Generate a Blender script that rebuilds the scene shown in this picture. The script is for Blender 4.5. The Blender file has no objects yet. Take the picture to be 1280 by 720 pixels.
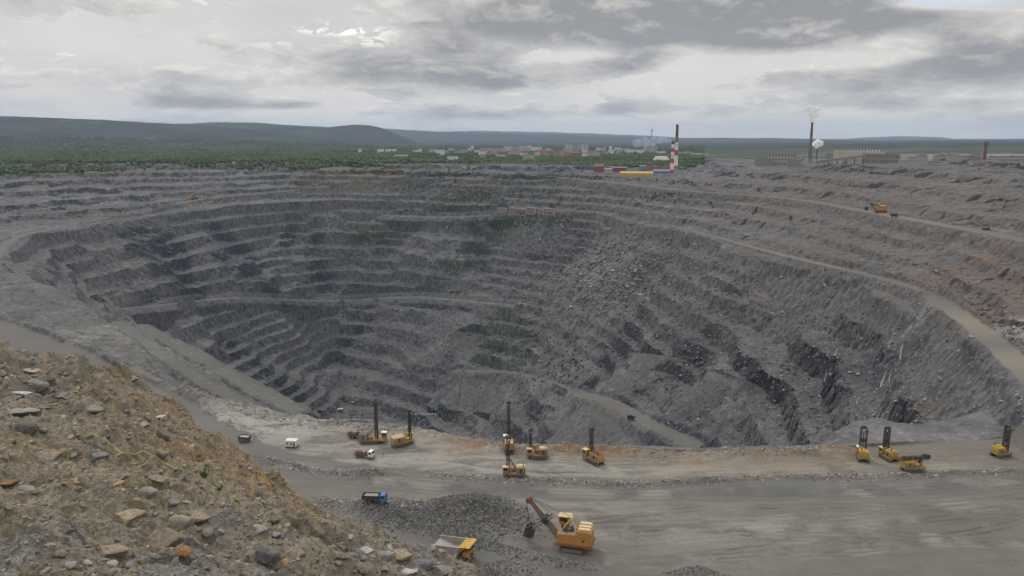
import bpy, bmesh, math, random
import numpy as np
from mathutils import Vector, Matrix, Euler

RES = 1.0
R = math.radians
random.seed(7)
SC = bpy.context.scene
COL = SC.collection

# ------------------------------------------------------------------ camera
CH = 115.0                      # eye height above the working bench (bench = 0)
PITCH = R(11.2)
FPX = 950.0                     # focal length for a 1280 wide frame
cam = bpy.data.objects.new('camera', bpy.data.cameras.new('camera'))
COL.objects.link(cam)
cam.location = (0, 0, CH)
cam.rotation_euler = (R(90) - PITCH, 0, 0)
cam.data.sensor_width = 36.0
cam.data.lens = 36.0 * FPX / 1280.0
cam.data.clip_start = 0.1
cam.data.clip_end = 80000
SC.camera = cam

# ------------------------------------------------------------------ view, sky, sun
SC.render.engine = 'CYCLES'
SC.view_settings.view_transform = 'Standard'
SC.view_settings.look = 'None'
SC.view_settings.gamma = 1.0
SC.view_settings.exposure = 0.68
SC.view_settings.use_curve_mapping = False
SC.cycles.max_bounces = 4
SC.cycles.diffuse_bounces = 2
SC.cycles.volume_bounces = 0
SC.cycles.transparent_max_bounces = 8
SC.cycles.use_denoising = True
SC.cycles.denoising_prefilter = 'ACCURATE'

SUN_EL, SUN_AZ = R(52), R(-35)   # azimuth from +Y towards +X
sun = bpy.data.objects.new('sun', bpy.data.lights.new('sun', 'SUN'))
COL.objects.link(sun)
sun.data.energy = 0.9
sun.data.angle = R(14)
sun.data.color = (1.0, 0.95, 0.87)
_sd = Vector((math.sin(SUN_AZ) * math.cos(SUN_EL), math.cos(SUN_AZ) * math.cos(SUN_EL), math.sin(SUN_EL)))
sun.rotation_euler = (-_sd).to_track_quat('-Z', 'Y').to_euler()


class NT:
    """small helper for writing node trees"""
    def __init__(self, tree):
        self.t = tree
        tree.nodes.clear()

    def n(self, typ, **kw):
        nd = self.t.nodes.new(typ)
        ins = kw.pop('ins', {})
        for k, v in kw.items():
            setattr(nd, k, v)
        for k, v in ins.items():
            s = nd.inputs[k]
            if isinstance(v, bpy.types.NodeSocket):
                self.t.links.new(v, s)
            else:
                s.default_value = v
        return nd

    def link(self, a, b):
        self.t.links.new(a, b)

    def math(self, op, a, b=0.0, c=0.0, clamp=False):
        nd = self.t.nodes.new('ShaderNodeMath')
        nd.operation = op
        nd.use_clamp = clamp
        for i, v in enumerate((a, b, c)):
            if isinstance(v, bpy.types.NodeSocket):
                self.t.links.new(v, nd.inputs[i])
            else:
                nd.inputs[i].default_value = v
        return nd.outputs[0]

    def noise(self, vec, scale, detail=6, rough=0.55, dist=0.0, out='Fac'):
        nd = self.n('ShaderNodeTexNoise', ins={'Scale': scale, 'Detail': detail, 'Roughness': rough, 'Distortion': dist})
        if vec is not None:
            self.link(vec, nd.inputs['Vector'])
        return nd.outputs[out]

    def sstep(self, v, lo, hi):
        nd = self.n('ShaderNodeMapRange', interpolation_type='SMOOTHSTEP',
                    ins={'From Min': lo, 'From Max': hi, 'To Min': 0.0, 'To Max': 1.0})
        self.link(v, nd.inputs['Value'])
        return nd.outputs[0]

    def mix(self, fac, a, b, blend='MIX'):
        nd = self.t.nodes.new('ShaderNodeMix')
        nd.data_type = 'RGBA'
        nd.blend_type = blend
        for key, v in ((0, fac), (6, a), (7, b)):
            if isinstance(v, bpy.types.NodeSocket):
                self.t.links.new(v, nd.inputs[key])
            elif key == 0:
                nd.inputs[0].default_value = v
            else:
                nd.inputs[key].default_value = (v[0], v[1], v[2], 1.0)
        return nd.outputs[2]

    def vmap(self, vec, scale=(1, 1, 1), loc=(0, 0, 0)):
        nd = self.n('ShaderNodeMapping', ins={'Scale': scale, 'Location': loc})
        self.link(vec, nd.inputs['Vector'])
        return nd.outputs[0]


def build_sky():
    w = bpy.data.worlds.new('World')
    SC.world = w
    w.use_nodes = True
    t = NT(w.node_tree)
    sky = t.n('ShaderNodeTexSky', sky_type='NISHITA', sun_disc=False, sun_elevation=SUN_EL, sun_rotation=SUN_AZ,
              air_density=1.0, dust_density=1.5, ozone_density=1.0)
    tc = t.n('ShaderNodeTexCoord')
    sep = t.n('ShaderNodeSeparateXYZ')
    t.link(tc.outputs['Generated'], sep.inputs[0])
    x, y, z = sep.outputs
    zz = t.math('MAXIMUM', z, 0.0)
    az = t.math('ARCTAN2', x, y)
    el = t.math('ARCSINE', zz)
    # cloud deck: azimuth against a height that stretches towards the horizon
    u0 = t.math('MULTIPLY', az, 5.2)
    v0 = t.math('MULTIPLY', t.math('LOGARITHM', t.math('ADD', el, 0.15), math.e), 3.6)
    wc = t.n('ShaderNodeCombineXYZ')
    t.link(u0, wc.inputs[0]); t.link(v0, wc.inputs[1])
    warp = t.n('ShaderNodeTexNoise', ins={'Scale': 2.6, 'Detail': 2.0, 'Roughness': 0.6})
    t.link(wc.outputs[0], warp.inputs['Vector'])
    ws = t.n('ShaderNodeSeparateXYZ')
    t.link(warp.outputs['Color'], ws.inputs[0])
    u = t.math('ADD', u0, t.math('MULTIPLY', t.math('SUBTRACT', ws.outputs[0], 0.5), 0.35))
    v = t.math('ADD', v0, t.math('MULTIPLY', t.math('SUBTRACT', ws.outputs[1], 0.5), 0.30))

    def blob(a0, e0, wa, we, amp):
        """a bank of cloud: flat towards its base, domed above"""
        da = t.math('DIVIDE', t.math('SUBTRACT', az, a0), wa)
        de = t.math('SUBTRACT', el, e0)
        de = t.math('MAXIMUM', t.math('DIVIDE', de, we), t.math('DIVIDE', de, -we * 0.55))
        r2 = t.math('ADD', t.math('MULTIPLY', da, da), t.math('MULTIPLY', de, de))
        return t.math('MULTIPLY', t.math('EXPONENT', t.math('MULTIPLY', r2, -1.0)), amp)

    def deck(du, dv, seed, scale, detail=8, rough=0.56):
        cb = t.n('ShaderNodeCombineXYZ')
        t.link(t.math('ADD', u, du), cb.inputs[0])
        t.link(t.math('ADD', v, dv), cb.inputs[1])
        cb.inputs[2].default_value = seed
        return t.noise(cb.outputs[0], scale, detail, rough, 0.0)

    def A(px): return math.atan((px - 640) / FPX * 1.02)
    def E(py): return math.atan((360 - py) / FPX) - PITCH

    bank = [(860, 36, 0.26, 0.046, 0.60), (1010, 40, 0.16, 0.040, 0.26), (740, 18, 0.12, 0.03, .2),
            (510, 96, 0.20, 0.036, 0.27), (620, 84, 0.12, 0.026, 0.20), (390, 76, 0.12, 0.022, 0.10),
            (795, 84, 0.055, 0.017, 0.28), (1120, 110, 0.16, 0.030, 0.28), (1240, 88, 0.10, 0.030, 0.30),
            (780, 138, 0.12, 0.012, 0.24), (180, 112, 0.09, 0.026, 0.22), (270, 134, 0.11, 0.010, 0.26),
            (390, 134, 0.04, 0.007, 0.24), (1050, 134, 0.10, 0.012, 0.20), (600, 144, 0.09, 0.011, 0.24),
            (650, 108, 0.06, 0.016, 0.22), (40, 24, 0.22, 0.05, 0.16), (460, 40, 0.05, 0.010, -0.10), (1200, 22, 0.08, 0.016, -0.95), (300, 40, .12, .02, -.12), (920, 88, .16, .012, -.22), (720, 70, .05, .01, -.2)]
    bias = 0.0
    for px, py, wa, we, amp in bank:
        bias = t.math('ADD', bias, blob(A(px), E(py), wa, we, amp))
    n1 = deck(0, 0, 3.1, 1.5, 5)
    n1u = deck(0.04, 0.13, 3.1, 1.5, 5)       # the same deck a little higher up in the sky
    n2 = deck(5, 2, 9.0, 5.0, 4, 0.62)

    def billow(du, dv):
        cb = t.n('ShaderNodeCombineXYZ')
        t.link(t.math('ADD', u, du), cb.inputs[0]); t.link(t.math('ADD', v, dv), cb.inputs[1])
        cb.inputs[2].default_value = 4.4
        vo = t.n('ShaderNodeTexVoronoi', feature='F1', normalize=True, ins={'Scale': 3.0, 'Detail': 4.0, 'Roughness': 0.62, 'Lacunarity': 2.2})
        t.link(cb.outputs[0], vo.inputs['Vector'])
        return t.math('SUBTRACT', 0.42, vo.outputs['Distance'])
    b0 = billow(0, 0)
    b1 = billow(0.02, 0.09)
    def dens(n_, b_):
        return t.math('ADD', t.math('ADD', t.math('MULTIPLY_ADD', n_, 1.05, -0.035), bias), t.math('MULTIPLY', b_, 0.60))
    d0 = t.math('ADD', dens(n1, b0), t.math('MULTIPLY', t.math('SUBTRACT', n2, 0.5), 0.12))
    d1 = dens(n1u, b1)
    cov = t.sstep(d0, 0.60, 0.648)
    thick = t.sstep(d0, 0.62, 0.95)
    lit = t.math('MULTIPLY', t.math('SUBTRACT', d0, d1), 4.2)
    lit = t.math('MAXIMUM', t.math('MINIMUM', lit, 1.0), -1.0)
    nh = deck(1, 7, 1.7, 0.8, 4, 0.55)
    low = t.n('ShaderNodeMapRange', ins={'From Min': 0.0, 'From Max': 0.15, 'To Min': 0.0, 'To Max': 1.0})
    t.link(el, low.inputs['Value'])
    K = SKY_K
    def C(r, g, b): return (r * K, g * K, b * K)
    veil = t.mix(low.outputs[0], C(0.635, 0.585, 0.525), C(0.52, 0.51, 0.50))
    veil = t.mix(t.sstep(nh, 0.40, 0.72), veil, C(0.45, 0.445, 0.44))
    holes = t.math('ADD', t.math('MULTIPLY', t.sstep(nh, 0.46, 0.28), 0.22), t.math('ADD', blob(A(1200), E(18), 0.08, 0.016, 1.0), blob(A(880), E(68), 0.05, 0.005, 0.5)), clamp=True)
    back = t.mix(holes, veil, C(0.50, 0.59, 0.70))
    back = t.mix(t.math('MULTIPLY', holes, 0.15), back, sky.outputs[0])
    body = t.mix(thick, C(0.50, 0.485, 0.46), C(0.19, 0.192, 0.198))
    body = t.mix(t.math('MULTIPLY', t.math('MAXIMUM', lit, 0.0), t.math('SUBTRACT', 1.0, t.math('MULTIPLY', thick, 0.55))), body, C(0.79, 0.735, 0.65))
    body = t.mix(t.math('MULTIPLY', t.math('MAXIMUM', t.math('MULTIPLY', lit, -1.0), 0.0), 0.75), body, C(0.21, 0.212, 0.218))
    col = t.mix(t.math('MULTIPLY', cov, 0.9), back, body)
    glow = t.math('MULTIPLY', t.math('ADD', blob(A(440), E(42), 0.045, 0.008, 1.2), blob(A(475), E(55), 0.02, 0.008, 0.9)), t.sstep(n2, 0.46, 0.56))
    col = t.mix(t.math('MINIMUM', glow, 1.0), col, C(1.0, 0.95, 0.85))
    # an overcast sky is brightest overhead
    gain = t.math('MULTIPLY_ADD', t.sstep(el, 0.20, 1.1), 0.9, 1.0)
    up = t.n('ShaderNodeVectorMath', operation='SCALE')
    t.link(col, up.inputs[0]); t.link(gain, up.inputs['Scale'])
    bg = t.n('ShaderNodeBackground', ins={'Strength': 0.1})
    t.link(up.outputs[0], bg.inputs['Color'])
    out = t.n('ShaderNodeOutputWorld')
    t.link(bg.outputs[0], out.inputs['Surface'])


SKY_K = 8.7                                     # cloud brightness (the world strength is 0.1)
build_sky()

# ------------------------------------------------------------------ projection helpers
cP, sP = math.cos(PITCH), math.sin(PITCH)


def ray(px, py):
    a = (px - 640.0) / FPX
    b = -(py - 360.0) / FPX
    return np.array((a, cP + b * sP, -sP + b * cP))


def at_z(px, py, z):
    d = ray(px, py)
    t = (z - CH) / d[2]
    return d[0] * t, d[1] * t


def at_dist(px, py, dist):
    """point on the sight line at a horizontal distance"""
    d = ray(px, py)
    t = dist / math.hypot(d[0], d[1])
    return d[0] * t, d[1] * t, CH + d[2] * t


# ------------------------------------------------------------------ noise
def _hash(ix, iy, seed):
    h = (ix.astype(np.uint32) * np.uint32(374761393) + iy.astype(np.uint32) * np.uint32(668265263)
         + np.uint32((seed * 1442695041) & 0xffffffff))
    h = (h ^ (h >> np.uint32(13))) * np.uint32(1274126177)
    return h ^ (h >> np.uint32(16))


def perlin(x, y, seed=0):
    xf, yf = np.floor(x), np.floor(y)
    ix, iy = xf.astype(np.int64), yf.astype(np.int64)
    fx, fy = (x - xf).astype(np.float32), (y - yf).astype(np.float32)
    u = fx * fx * fx * (fx * (fx * 6 - 15) + 10)
    v = fy * fy * fy * (fy * (fy * 6 - 15) + 10)

    def g(dx, dy):
        a = _hash(ix + dx, iy + dy, seed).astype(np.float32) * np.float32(2 * math.pi / 4294967296.0)
        return np.cos(a) * (fx - dx) + np.sin(a) * (fy - dy)
    a = g(0, 0); b = g(1, 0); c = g(0, 1); d = g(1, 1)
    return (a + (b - a) * u + (c + (d - c) * u - a - (b - a) * u) * v) * 1.5


def fbm(x, y, size, octv=4, seed=0, gain=0.5, ridge=False):
    s, amp, out = 1.0 / size, 1.0, 0
    for o in range(octv):
        n = perlin(x * s + 17.3 * o, y * s - 9.1 * o, seed + o)
        if ridge:
            n = 1 - 2 * np.abs(n)
        out = out + amp * n
        s *= 2.03
        amp *= gain
    return out


def worley(x, y, size, seed=0):
    """distance to the nearest and second nearest cell point, and the cell's own number"""
    x, y = x / size, y / size
    ix, iy = np.floor(x).astype(np.int64), np.floor(y).astype(np.int64)
    f1 = np.full(x.shape, 9.0, np.float32); f2 = f1.copy(); cid = np.zeros(x.shape, np.float32)
    for dx in (-1, 0, 1):
        for dy in (-1, 0, 1):
            h = _hash(ix + dx, iy + dy, seed)
            qx = ix + dx + (h & np.uint32(0xffff)).astype(np.float32) / 65536.0
            qy = iy + dy + (h >> np.uint32(16)).astype(np.float32) / 65536.0
            d = ((qx - x) ** 2 + (qy - y) ** 2).astype(np.float32)
            m = d < f1
            f2 = np.where(m, f1, np.minimum(f2, d))
            cid = np.where(m, (_hash(ix + dx, iy + dy, seed + 77) & np.uint32(0xffff)).astype(np.float32) / 65536.0, cid)
            f1 = np.where(m, d, f1)
    return np.sqrt(f1), np.sqrt(f2), cid


def sm(e0, e1, v):
    t = np.clip((v - e0) / (e1 - e0), 0, 1)
    return t * t * (3 - 2 * t)


def poly_dist(x, y, pts, closed=False):
    """distance to a polyline and the interpolated third column at the nearest point"""
    best = np.full(x.shape, 1e9, np.float32); zz = np.zeros(x.shape, np.float32)
    n = len(pts)
    for i in range(n if closed else n - 1):
        a, b = pts[i], pts[(i + 1) % n]
        dx, dy = b[0] - a[0], b[1] - a[1]
        L = dx * dx + dy * dy + 1e-9
        t = np.clip(((x - a[0]) * dx + (y - a[1]) * dy) / L, 0, 1)
        d = (x - a[0] - t * dx) ** 2 + (y - a[1] - t * dy) ** 2
        m = d < best
        best = np.where(m, d, best)
        zz = np.where(m, a[2] + (b[2] - a[2]) * t, zz)
    return np.sqrt(best), zz


def in_poly(x, y, pts):
    c = np.zeros(x.shape, bool)
    n = len(pts)
    for i in range(n):
        a, b = pts[i], pts[(i + 1) % n]
        if a[1] == b[1]:
            continue
        c ^= ((a[1] > y) != (b[1] > y)) & (x < (b[0] - a[0]) * (y - a[1]) / (b[1] - a[1]) + a[0])
    return c


def smooth_line(pts, n=4):
    """Catmull-Rom through 3D points"""
    p = [np.array(q, float) for q in pts]
    p = [2 * p[0] - p[1]] + p + [2 * p[-1] - p[-2]]
    out = []
    for i in range(1, len(p) - 2):
        for k in range(n):
            t = k / n
            out.append(0.5 * (2 * p[i] + (p[i + 1] - p[i - 1]) * t + (2 * p[i - 1] - 5 * p[i] + 4 * p[i + 1] - p[i + 2]) * t * t
                              + (3 * p[i] - p[i - 1] - 3 * p[i + 1] + p[i + 2]) * t ** 3))
    out.append(p[-2])
    return out


# ------------------------------------------------------------------ the pit: survey points
def P(px, py, z):
    x, y = at_z(px, py, z)
    return (x, y, z)


LIP = [P(140, 402, -2), P(178, 442, -1), P(232, 485, 0), P(300, 510, 0), P(350, 522, 0), P(400, 529, 0), P(450, 531, 0), P(510, 537, 0), P(560, 545, 0),
       P(640, 556, 0), P(700, 560, 0), P(780, 563, 0), P(850, 566, 0), P(930, 565, 0), P(1000, 563, 0), P(1055, 559, 0),
       P(1090, 540, -1), P(1130, 533, -1), P(1190, 524, 0), P(1240, 510, 2), P(1290, 496, 5),
       P(1268, 460, 13), P(1200, 396, 10), P(1150, 366, 8), P(1085, 346, 6), P(1020, 331, 5), P(940, 311, 3), P(850, 287, 0),
       P(750, 267, 0), P(680, 262, 0), P(600, 257, 0), P(510, 252, 0), P(420, 250, 0), P(350, 253, 0), P(290, 257, 0),
       P(200, 268, 0), P(110, 282, 0), P(42, 294, 0), P(12, 318, 0), P(22, 344, 0), P(56, 364, 0), P(98, 386, 0)]
rim = [(-300, 209, 58), (-120, 208, 58), (0, 208, 58), (100, 208, 58), (250, 209, 58), (400, 209, 57), (520, 213, 54), (640, 217, 52), (740, 220, 50),
       (840, 217, 53), (900, 212, 58), (940, 209, 62), (1000, 206, 66), (1100, 204, 72), (1200, 201, 78), (1290, 199, 82), (1420, 198, 86), (1600, 198, 90)]
road2 = [(640, 219, 50), (690, 221, 47), (740, 226, 44), (800, 232, 41), (850, 238, 40), (960, 246, 40), (1020, 253, 41), (1080, 264, 42), (1180, 282, 43), (1290, 303, 44), (1400, 330, 46)]
ctrl = list(LIP) + [P(*q) for q in rim] + [P(*q) for q in road2]
for q in rim:                                   # behind the rim the plain runs on level
    x, y = at_z(*q)
    L = math.hypot(x, y)
    for k, dz in ((400, 0), (1500, 0), (4000, 2)):
        ctrl.append((x * (L + k) / L, y * (L + k) / L, q[2] + dz))
for x in (-140, -90, -40, 10, 60, 110, 160, 210):
    for y in (130, 185, 235):
        ctrl.append((x, y, 0))
ctrl += [P(0, 330, 0), P(0, 370, 0), P(0, 420, 0), P(60, 440, 0), P(-100, 320, 4), P(-100, 420, 2), (-330, 240, 2), (-520, 480, 8), (-800, 800, 16),
         P(1100, 590, 0), P(1280, 590, 0), P(1280, 560, 0), P(1280, 640, 0), (300, 200, 3), (330, 300, 22), (420, 330, 38), (600, 400, 66), (900, 600, 80),
         P(0, 281, 4), P(-120, 285, 8), P(60, 271, 9), P(0, 262, 16), P(0, 245, 26), P(200, 249, 13), P(330, 238, 19), P(120, 246, 22), P(150, 226, 38), P(390, 230, 24), P(0, 228, 40), P(-150, 250, 28)]
ctrl = np.array(ctrl, float)
_c = ctrl[:, :2] / 500.0
_n = len(_c)
_A = np.zeros((_n + 3, _n + 3))
_A[:_n, :_n] = np.sqrt(((_c[:, None] - _c[None]) ** 2).sum(-1))
_A[:_n, :_n] += np.eye(_n) * -0.004
_A[:_n, _n] = 1; _A[:_n, _n + 1:] = _c
_A[_n, :_n] = 1; _A[_n + 1:, :_n] = _c.T
_w = np.linalg.solve(_A, np.concatenate([ctrl[:, 2], np.zeros(3)]))


def upper(x, y):
    """the ground as it would be without the deep pit"""
    X, Y = np.asarray(x) / 500.0, np.asarray(y) / 500.0
    out = _w[_n] + _w[_n + 1] * X + _w[_n + 2] * Y
    out = out.astype(np.float32)
    for i in range(_n):
        out += np.float32(_w[i]) * np.sqrt((X - _c[i, 0]) ** 2 + (Y - _c[i, 1]) ** 2).astype(np.float32)
    return out


def pit_depth(x, y):
    d, _ = poly_dist(x, y, LIP, True)
    d = np.where(in_poly(x, y, LIP), d, -d)
    r = np.hypot(x, y)
    far = sm(320, 650, r)
    d = d + far * (fbm(x, y, 170, 2, 5) * 22 + fbm(x, y, 60, 2, 8) * 7) * sm(0, 40, d)
    slope = 0.88 + 0.08 * fbm(x, y, 260, 2, 12) - 0.12 * sm(95, 190, x) * (1 - sm(540, 760, y))
    dep = np.maximum(d, 0) * slope
    cap = 262.0 + 6 * fbm(x, y, 150, 2, 21)
    k = 0.06
    m = np.minimum(dep, cap)
    return m - np.log1p(np.exp(-k * np.abs(dep - cap))) / k * sm(120, 240, dep), d


def surf0(x, y):
    x = np.asarray(x, np.float64); y = np.asarray(y, np.float64)
    dep, d = pit_depth(x, y)
    return upper(x, y) - dep, d


def hit0(px, py, d0=150.0, d1=2400.0):
    """first point where the sight line meets the smooth ground"""
    dd = np.linspace(d0, d1, 1800)
    r = ray(px, py)
    L = math.hypot(r[0], r[1])
    x, y, z = r[0] / L * dd, r[1] / L * dd, CH + r[2] / L * dd
    s, _ = surf0(x, y)
    k = np.nonzero(z < s)[0]
    i = k[0] if len(k) else len(dd) - 1
    return float(x[i]), float(y[i]), float(s[i])


# roads: (survey points, half width, bank slope).  z None = take it from the ground there
ROADS = []


def road(pts, hw, bank=1.45, n=4, kind='haul', near=150.0):
    q = []
    for p in pts:
        q.append(P(*p) if p[2] is not None else hit0(p[0], p[1], near))
    q = smooth_line(q, n)
    ROADS.append((q, hw, bank, kind))
    return q


# level haul road round the pit, left arm to the far wall
road([(270, 552, 0), (180, 498, 0), (120, 468, 0), (60, 436, 0), (-20, 405, 0)], 11, kind='haul')
road([(-60, 385, 0), (-14, 350, 0), (-8, 324, 0), (12, 302, 0), (50, 289, 1), (110, 278, 2.5), (180, 266, 4), (240, 251, 9), (310, 243, 13), (390, 236, 17)], 6.5)
road([(110, 281, 1), (200, 264.5, 1), (290, 254, 1), (350, 250, 1), (420, 247.5, 1), (510, 250, 1), (600, 255, 1), (690, 263, 1), (750, 265.5, 1), (850, 285, 1),
      (940, 309, 4), (1020, 329, 6), (1085, 344, 7), (1150, 363, 9), (1200, 393, 11), (1245, 430, 13), (1290, 472, 14), (1340, 520, 14)], 4.6)
road([(1165, 371, 9.5), (1200, 395, 11), (1245, 431, 13), (1290, 473, 14), (1340, 520, 14)], 6.8)
road([(620, 217, 51), (690, 221, 47), (740, 226, 44), (800, 232, 41), (850, 238, 40), (960, 246, 40), (1020, 253, 41), (1080, 264, 42), (1180, 282, 43), (1290, 303, 44), (1400, 330, 46)], 8)
road([(960, 222, 55), (1040, 218, 60), (1120, 217, 64), (1200, 221, 64), (1300, 226, 65)], 5)
# ramps inside the pit
road([(146, 405, -4), (205, 446, -9), (262, 483, -14), (330, 519, -19)], 5.5, 1.1, kind='ramp')
road([(176, 408, -13), (238, 441, -22), (300, 475, -31), (370, 512, -40)], 5.5, 1.1, kind='ramp')
road([(575, 464, None), (640, 466, None), (690, 480, None), (718, 492, None), (745, 520, None), (768, 551, None)], 6, 1.0, kind='ramp', near=330)
road([(720, 490, None), (762, 503, None), (805, 527, None), (865, 556, None)], 9, 1.0, kind='ramp', near=330)
road([(130, 388, None), (210, 381, None), (300, 373, None), (420, 377, None), (520, 372, None), (640, 382, None)], 5, 1.2, kind='ledge', near=500)
road([(480, 270, None), (560, 272, None), (640, 268, None)], 6, 1.2, kind='ledge', near=800)
# main road across the working bench
road([(200, 520, 0), (290, 558, 0), (380, 584, 0), (500, 600, 0), (640, 608, 0), (800, 612, 0), (950, 612, 0), (1100, 608, 0), (1200, 604, 0), (1330, 596, 0)], 8.5, kind='main')
road([(380, 646, 0), (440, 664, 0), (500, 678, 0), (570, 692, 0), (640, 704, 0), (720, 716, 0), (820, 735, 0)], 5.5, kind='main')

BENCH = [P(*q) for q in [(110, 470, 0), (170, 462, 0), (225, 490, 0), (300, 513, 0), (350, 525, 0), (400, 532, 0), (450, 534, 0), (510, 540, 0), (560, 548, 0), (640, 559, 0), (700, 563, 0),
                         (780, 566, 0), (850, 569, 0), (930, 568, 0), (1000, 566, 0), (1060, 562, 0), (1110, 558, 0), (1180, 553, 0), (1260, 548, 0), (1400, 540, 0), (1500, 700, 0)]] + [
    (330, 120, 0), (-200, 120, 0), (-260, 250, 0)]
PLAT = [P(*q) for q in [(60, 405, 1), (140, 402, 1), (178, 444, 1), (205, 480, 1), (150, 480, 1), (110, 440, 1)]]
BERM = smooth_line([P(*q) for q in [(225, 492, 0), (300, 515, 0), (350, 527, 0), (400, 534, 0), (450, 536, 0), (510, 542, 0), (560, 549, 0), (640, 560, 0), (700, 564, 0),
                                    (780, 567, 0), (850, 570, 0), (930, 569, 0), (1000, 567, 0), (1050, 565, 0)]], 3)
MUCK = [P(*q) for q in [(470, 640, 0), (520, 648, 0), (570, 652, 0), (615, 655, 0), (650, 658, 0)]]


# wheel tracks over the bench: long sweeping passes and turns round the machines
TRACKS = []
_rt = random.Random(5)
for _k in range(9):
    _o = _rt.uniform(-16, 16)
    TRACKS.append((smooth_line([P(px, py + _o * (0.35 if py < 600 else 0.6) + _rt.uniform(-2, 2), 0) for px, py in ((250, 556), (380, 582), (520, 600), (660, 608), (820, 611), (980, 610), (1120, 606), (1330, 594))], 4), _rt.uniform(.3, .8)))
for _k in range(10):
    _y = _rt.uniform(625, 715)
    TRACKS.append((smooth_line([P(620 + _rt.uniform(0, 120), _y + _rt.uniform(-6, 30), 0), P(850, _y + _rt.uniform(-14, 10), 0), P(1050, _y + _rt.uniform(-16, 6), 0), P(1180, _y - _rt.uniform(0, 26), 0), P(1340, _y - _rt.uniform(5, 50), 0)], 5), _rt.uniform(.35, 1)))
for _k in range(9):
    _y = _rt.uniform(572, 600)
    _x = _rt.uniform(480, 700)
    TRACKS.append((smooth_line([P(_x, _y - 14, 0), P(_x + 90, _y - 2, 0), P(_x + 230, _y - 4, 0), P(_x + 380, _y - _rt.uniform(2, 10), 0), P(_x + 560, _y - _rt.uniform(0, 14), 0)], 5), _rt.uniform(.4, 1)))
for _x, _y in ((742, 578), (640, 590), (672, 574), (503, 560), (1080, 576), (1110, 578), (1145, 590), (716, 690), (900, 668), (1010, 640)):
    TRACKS.append((smooth_line([P(_x - 60, _y + 9, 0), P(_x - 12, _y + 4, 0), P(_x + 26, _y - 2, 0), P(_x + 60, _y + 6, 0), P(_x + 130, _y + 10, 0)], 5), _rt.uniform(.5, 1)))


def terrace(S, h, a=0.42, b=0.72, tal=0.27):
    u = S / h
    k = np.floor(u)
    f = u - k
    p = np.where(f < a, 0.05 * f / a, np.where(f < b, 0.05 + tal * (f - a) / (b - a), 0.05 + tal + (0.95 - tal) * (f - b) / (1 - b)))
    return h * (k + p)


def upper_grad(cx, cy):
    """direction of steepest descent of the smooth ground"""
    q, _ = surf0(np.array([cx + 8, cx - 8, cx, cx]), np.array([cy, cy, cy + 8, cy - 8]))
    gx, gy = -(q[0] - q[1]), -(q[2] - q[3])
    n = math.hypot(gx, gy) + 1e-6
    return gx / n, gy / n


def spot(x, y, px, py, rx, ry, ang=0.0, near=300.0):
    """soft elliptic zone round the ground point seen at a survey pixel"""
    cx, cy, _ = hit0(px, py, near)
    c, s = math.cos(ang), math.sin(ang)
    dx, dy = x - cx, y - cy
    return np.exp(-(((dx * c + dy * s) / rx) ** 2 + ((-dx * s + dy * c) / ry) ** 2))


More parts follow.
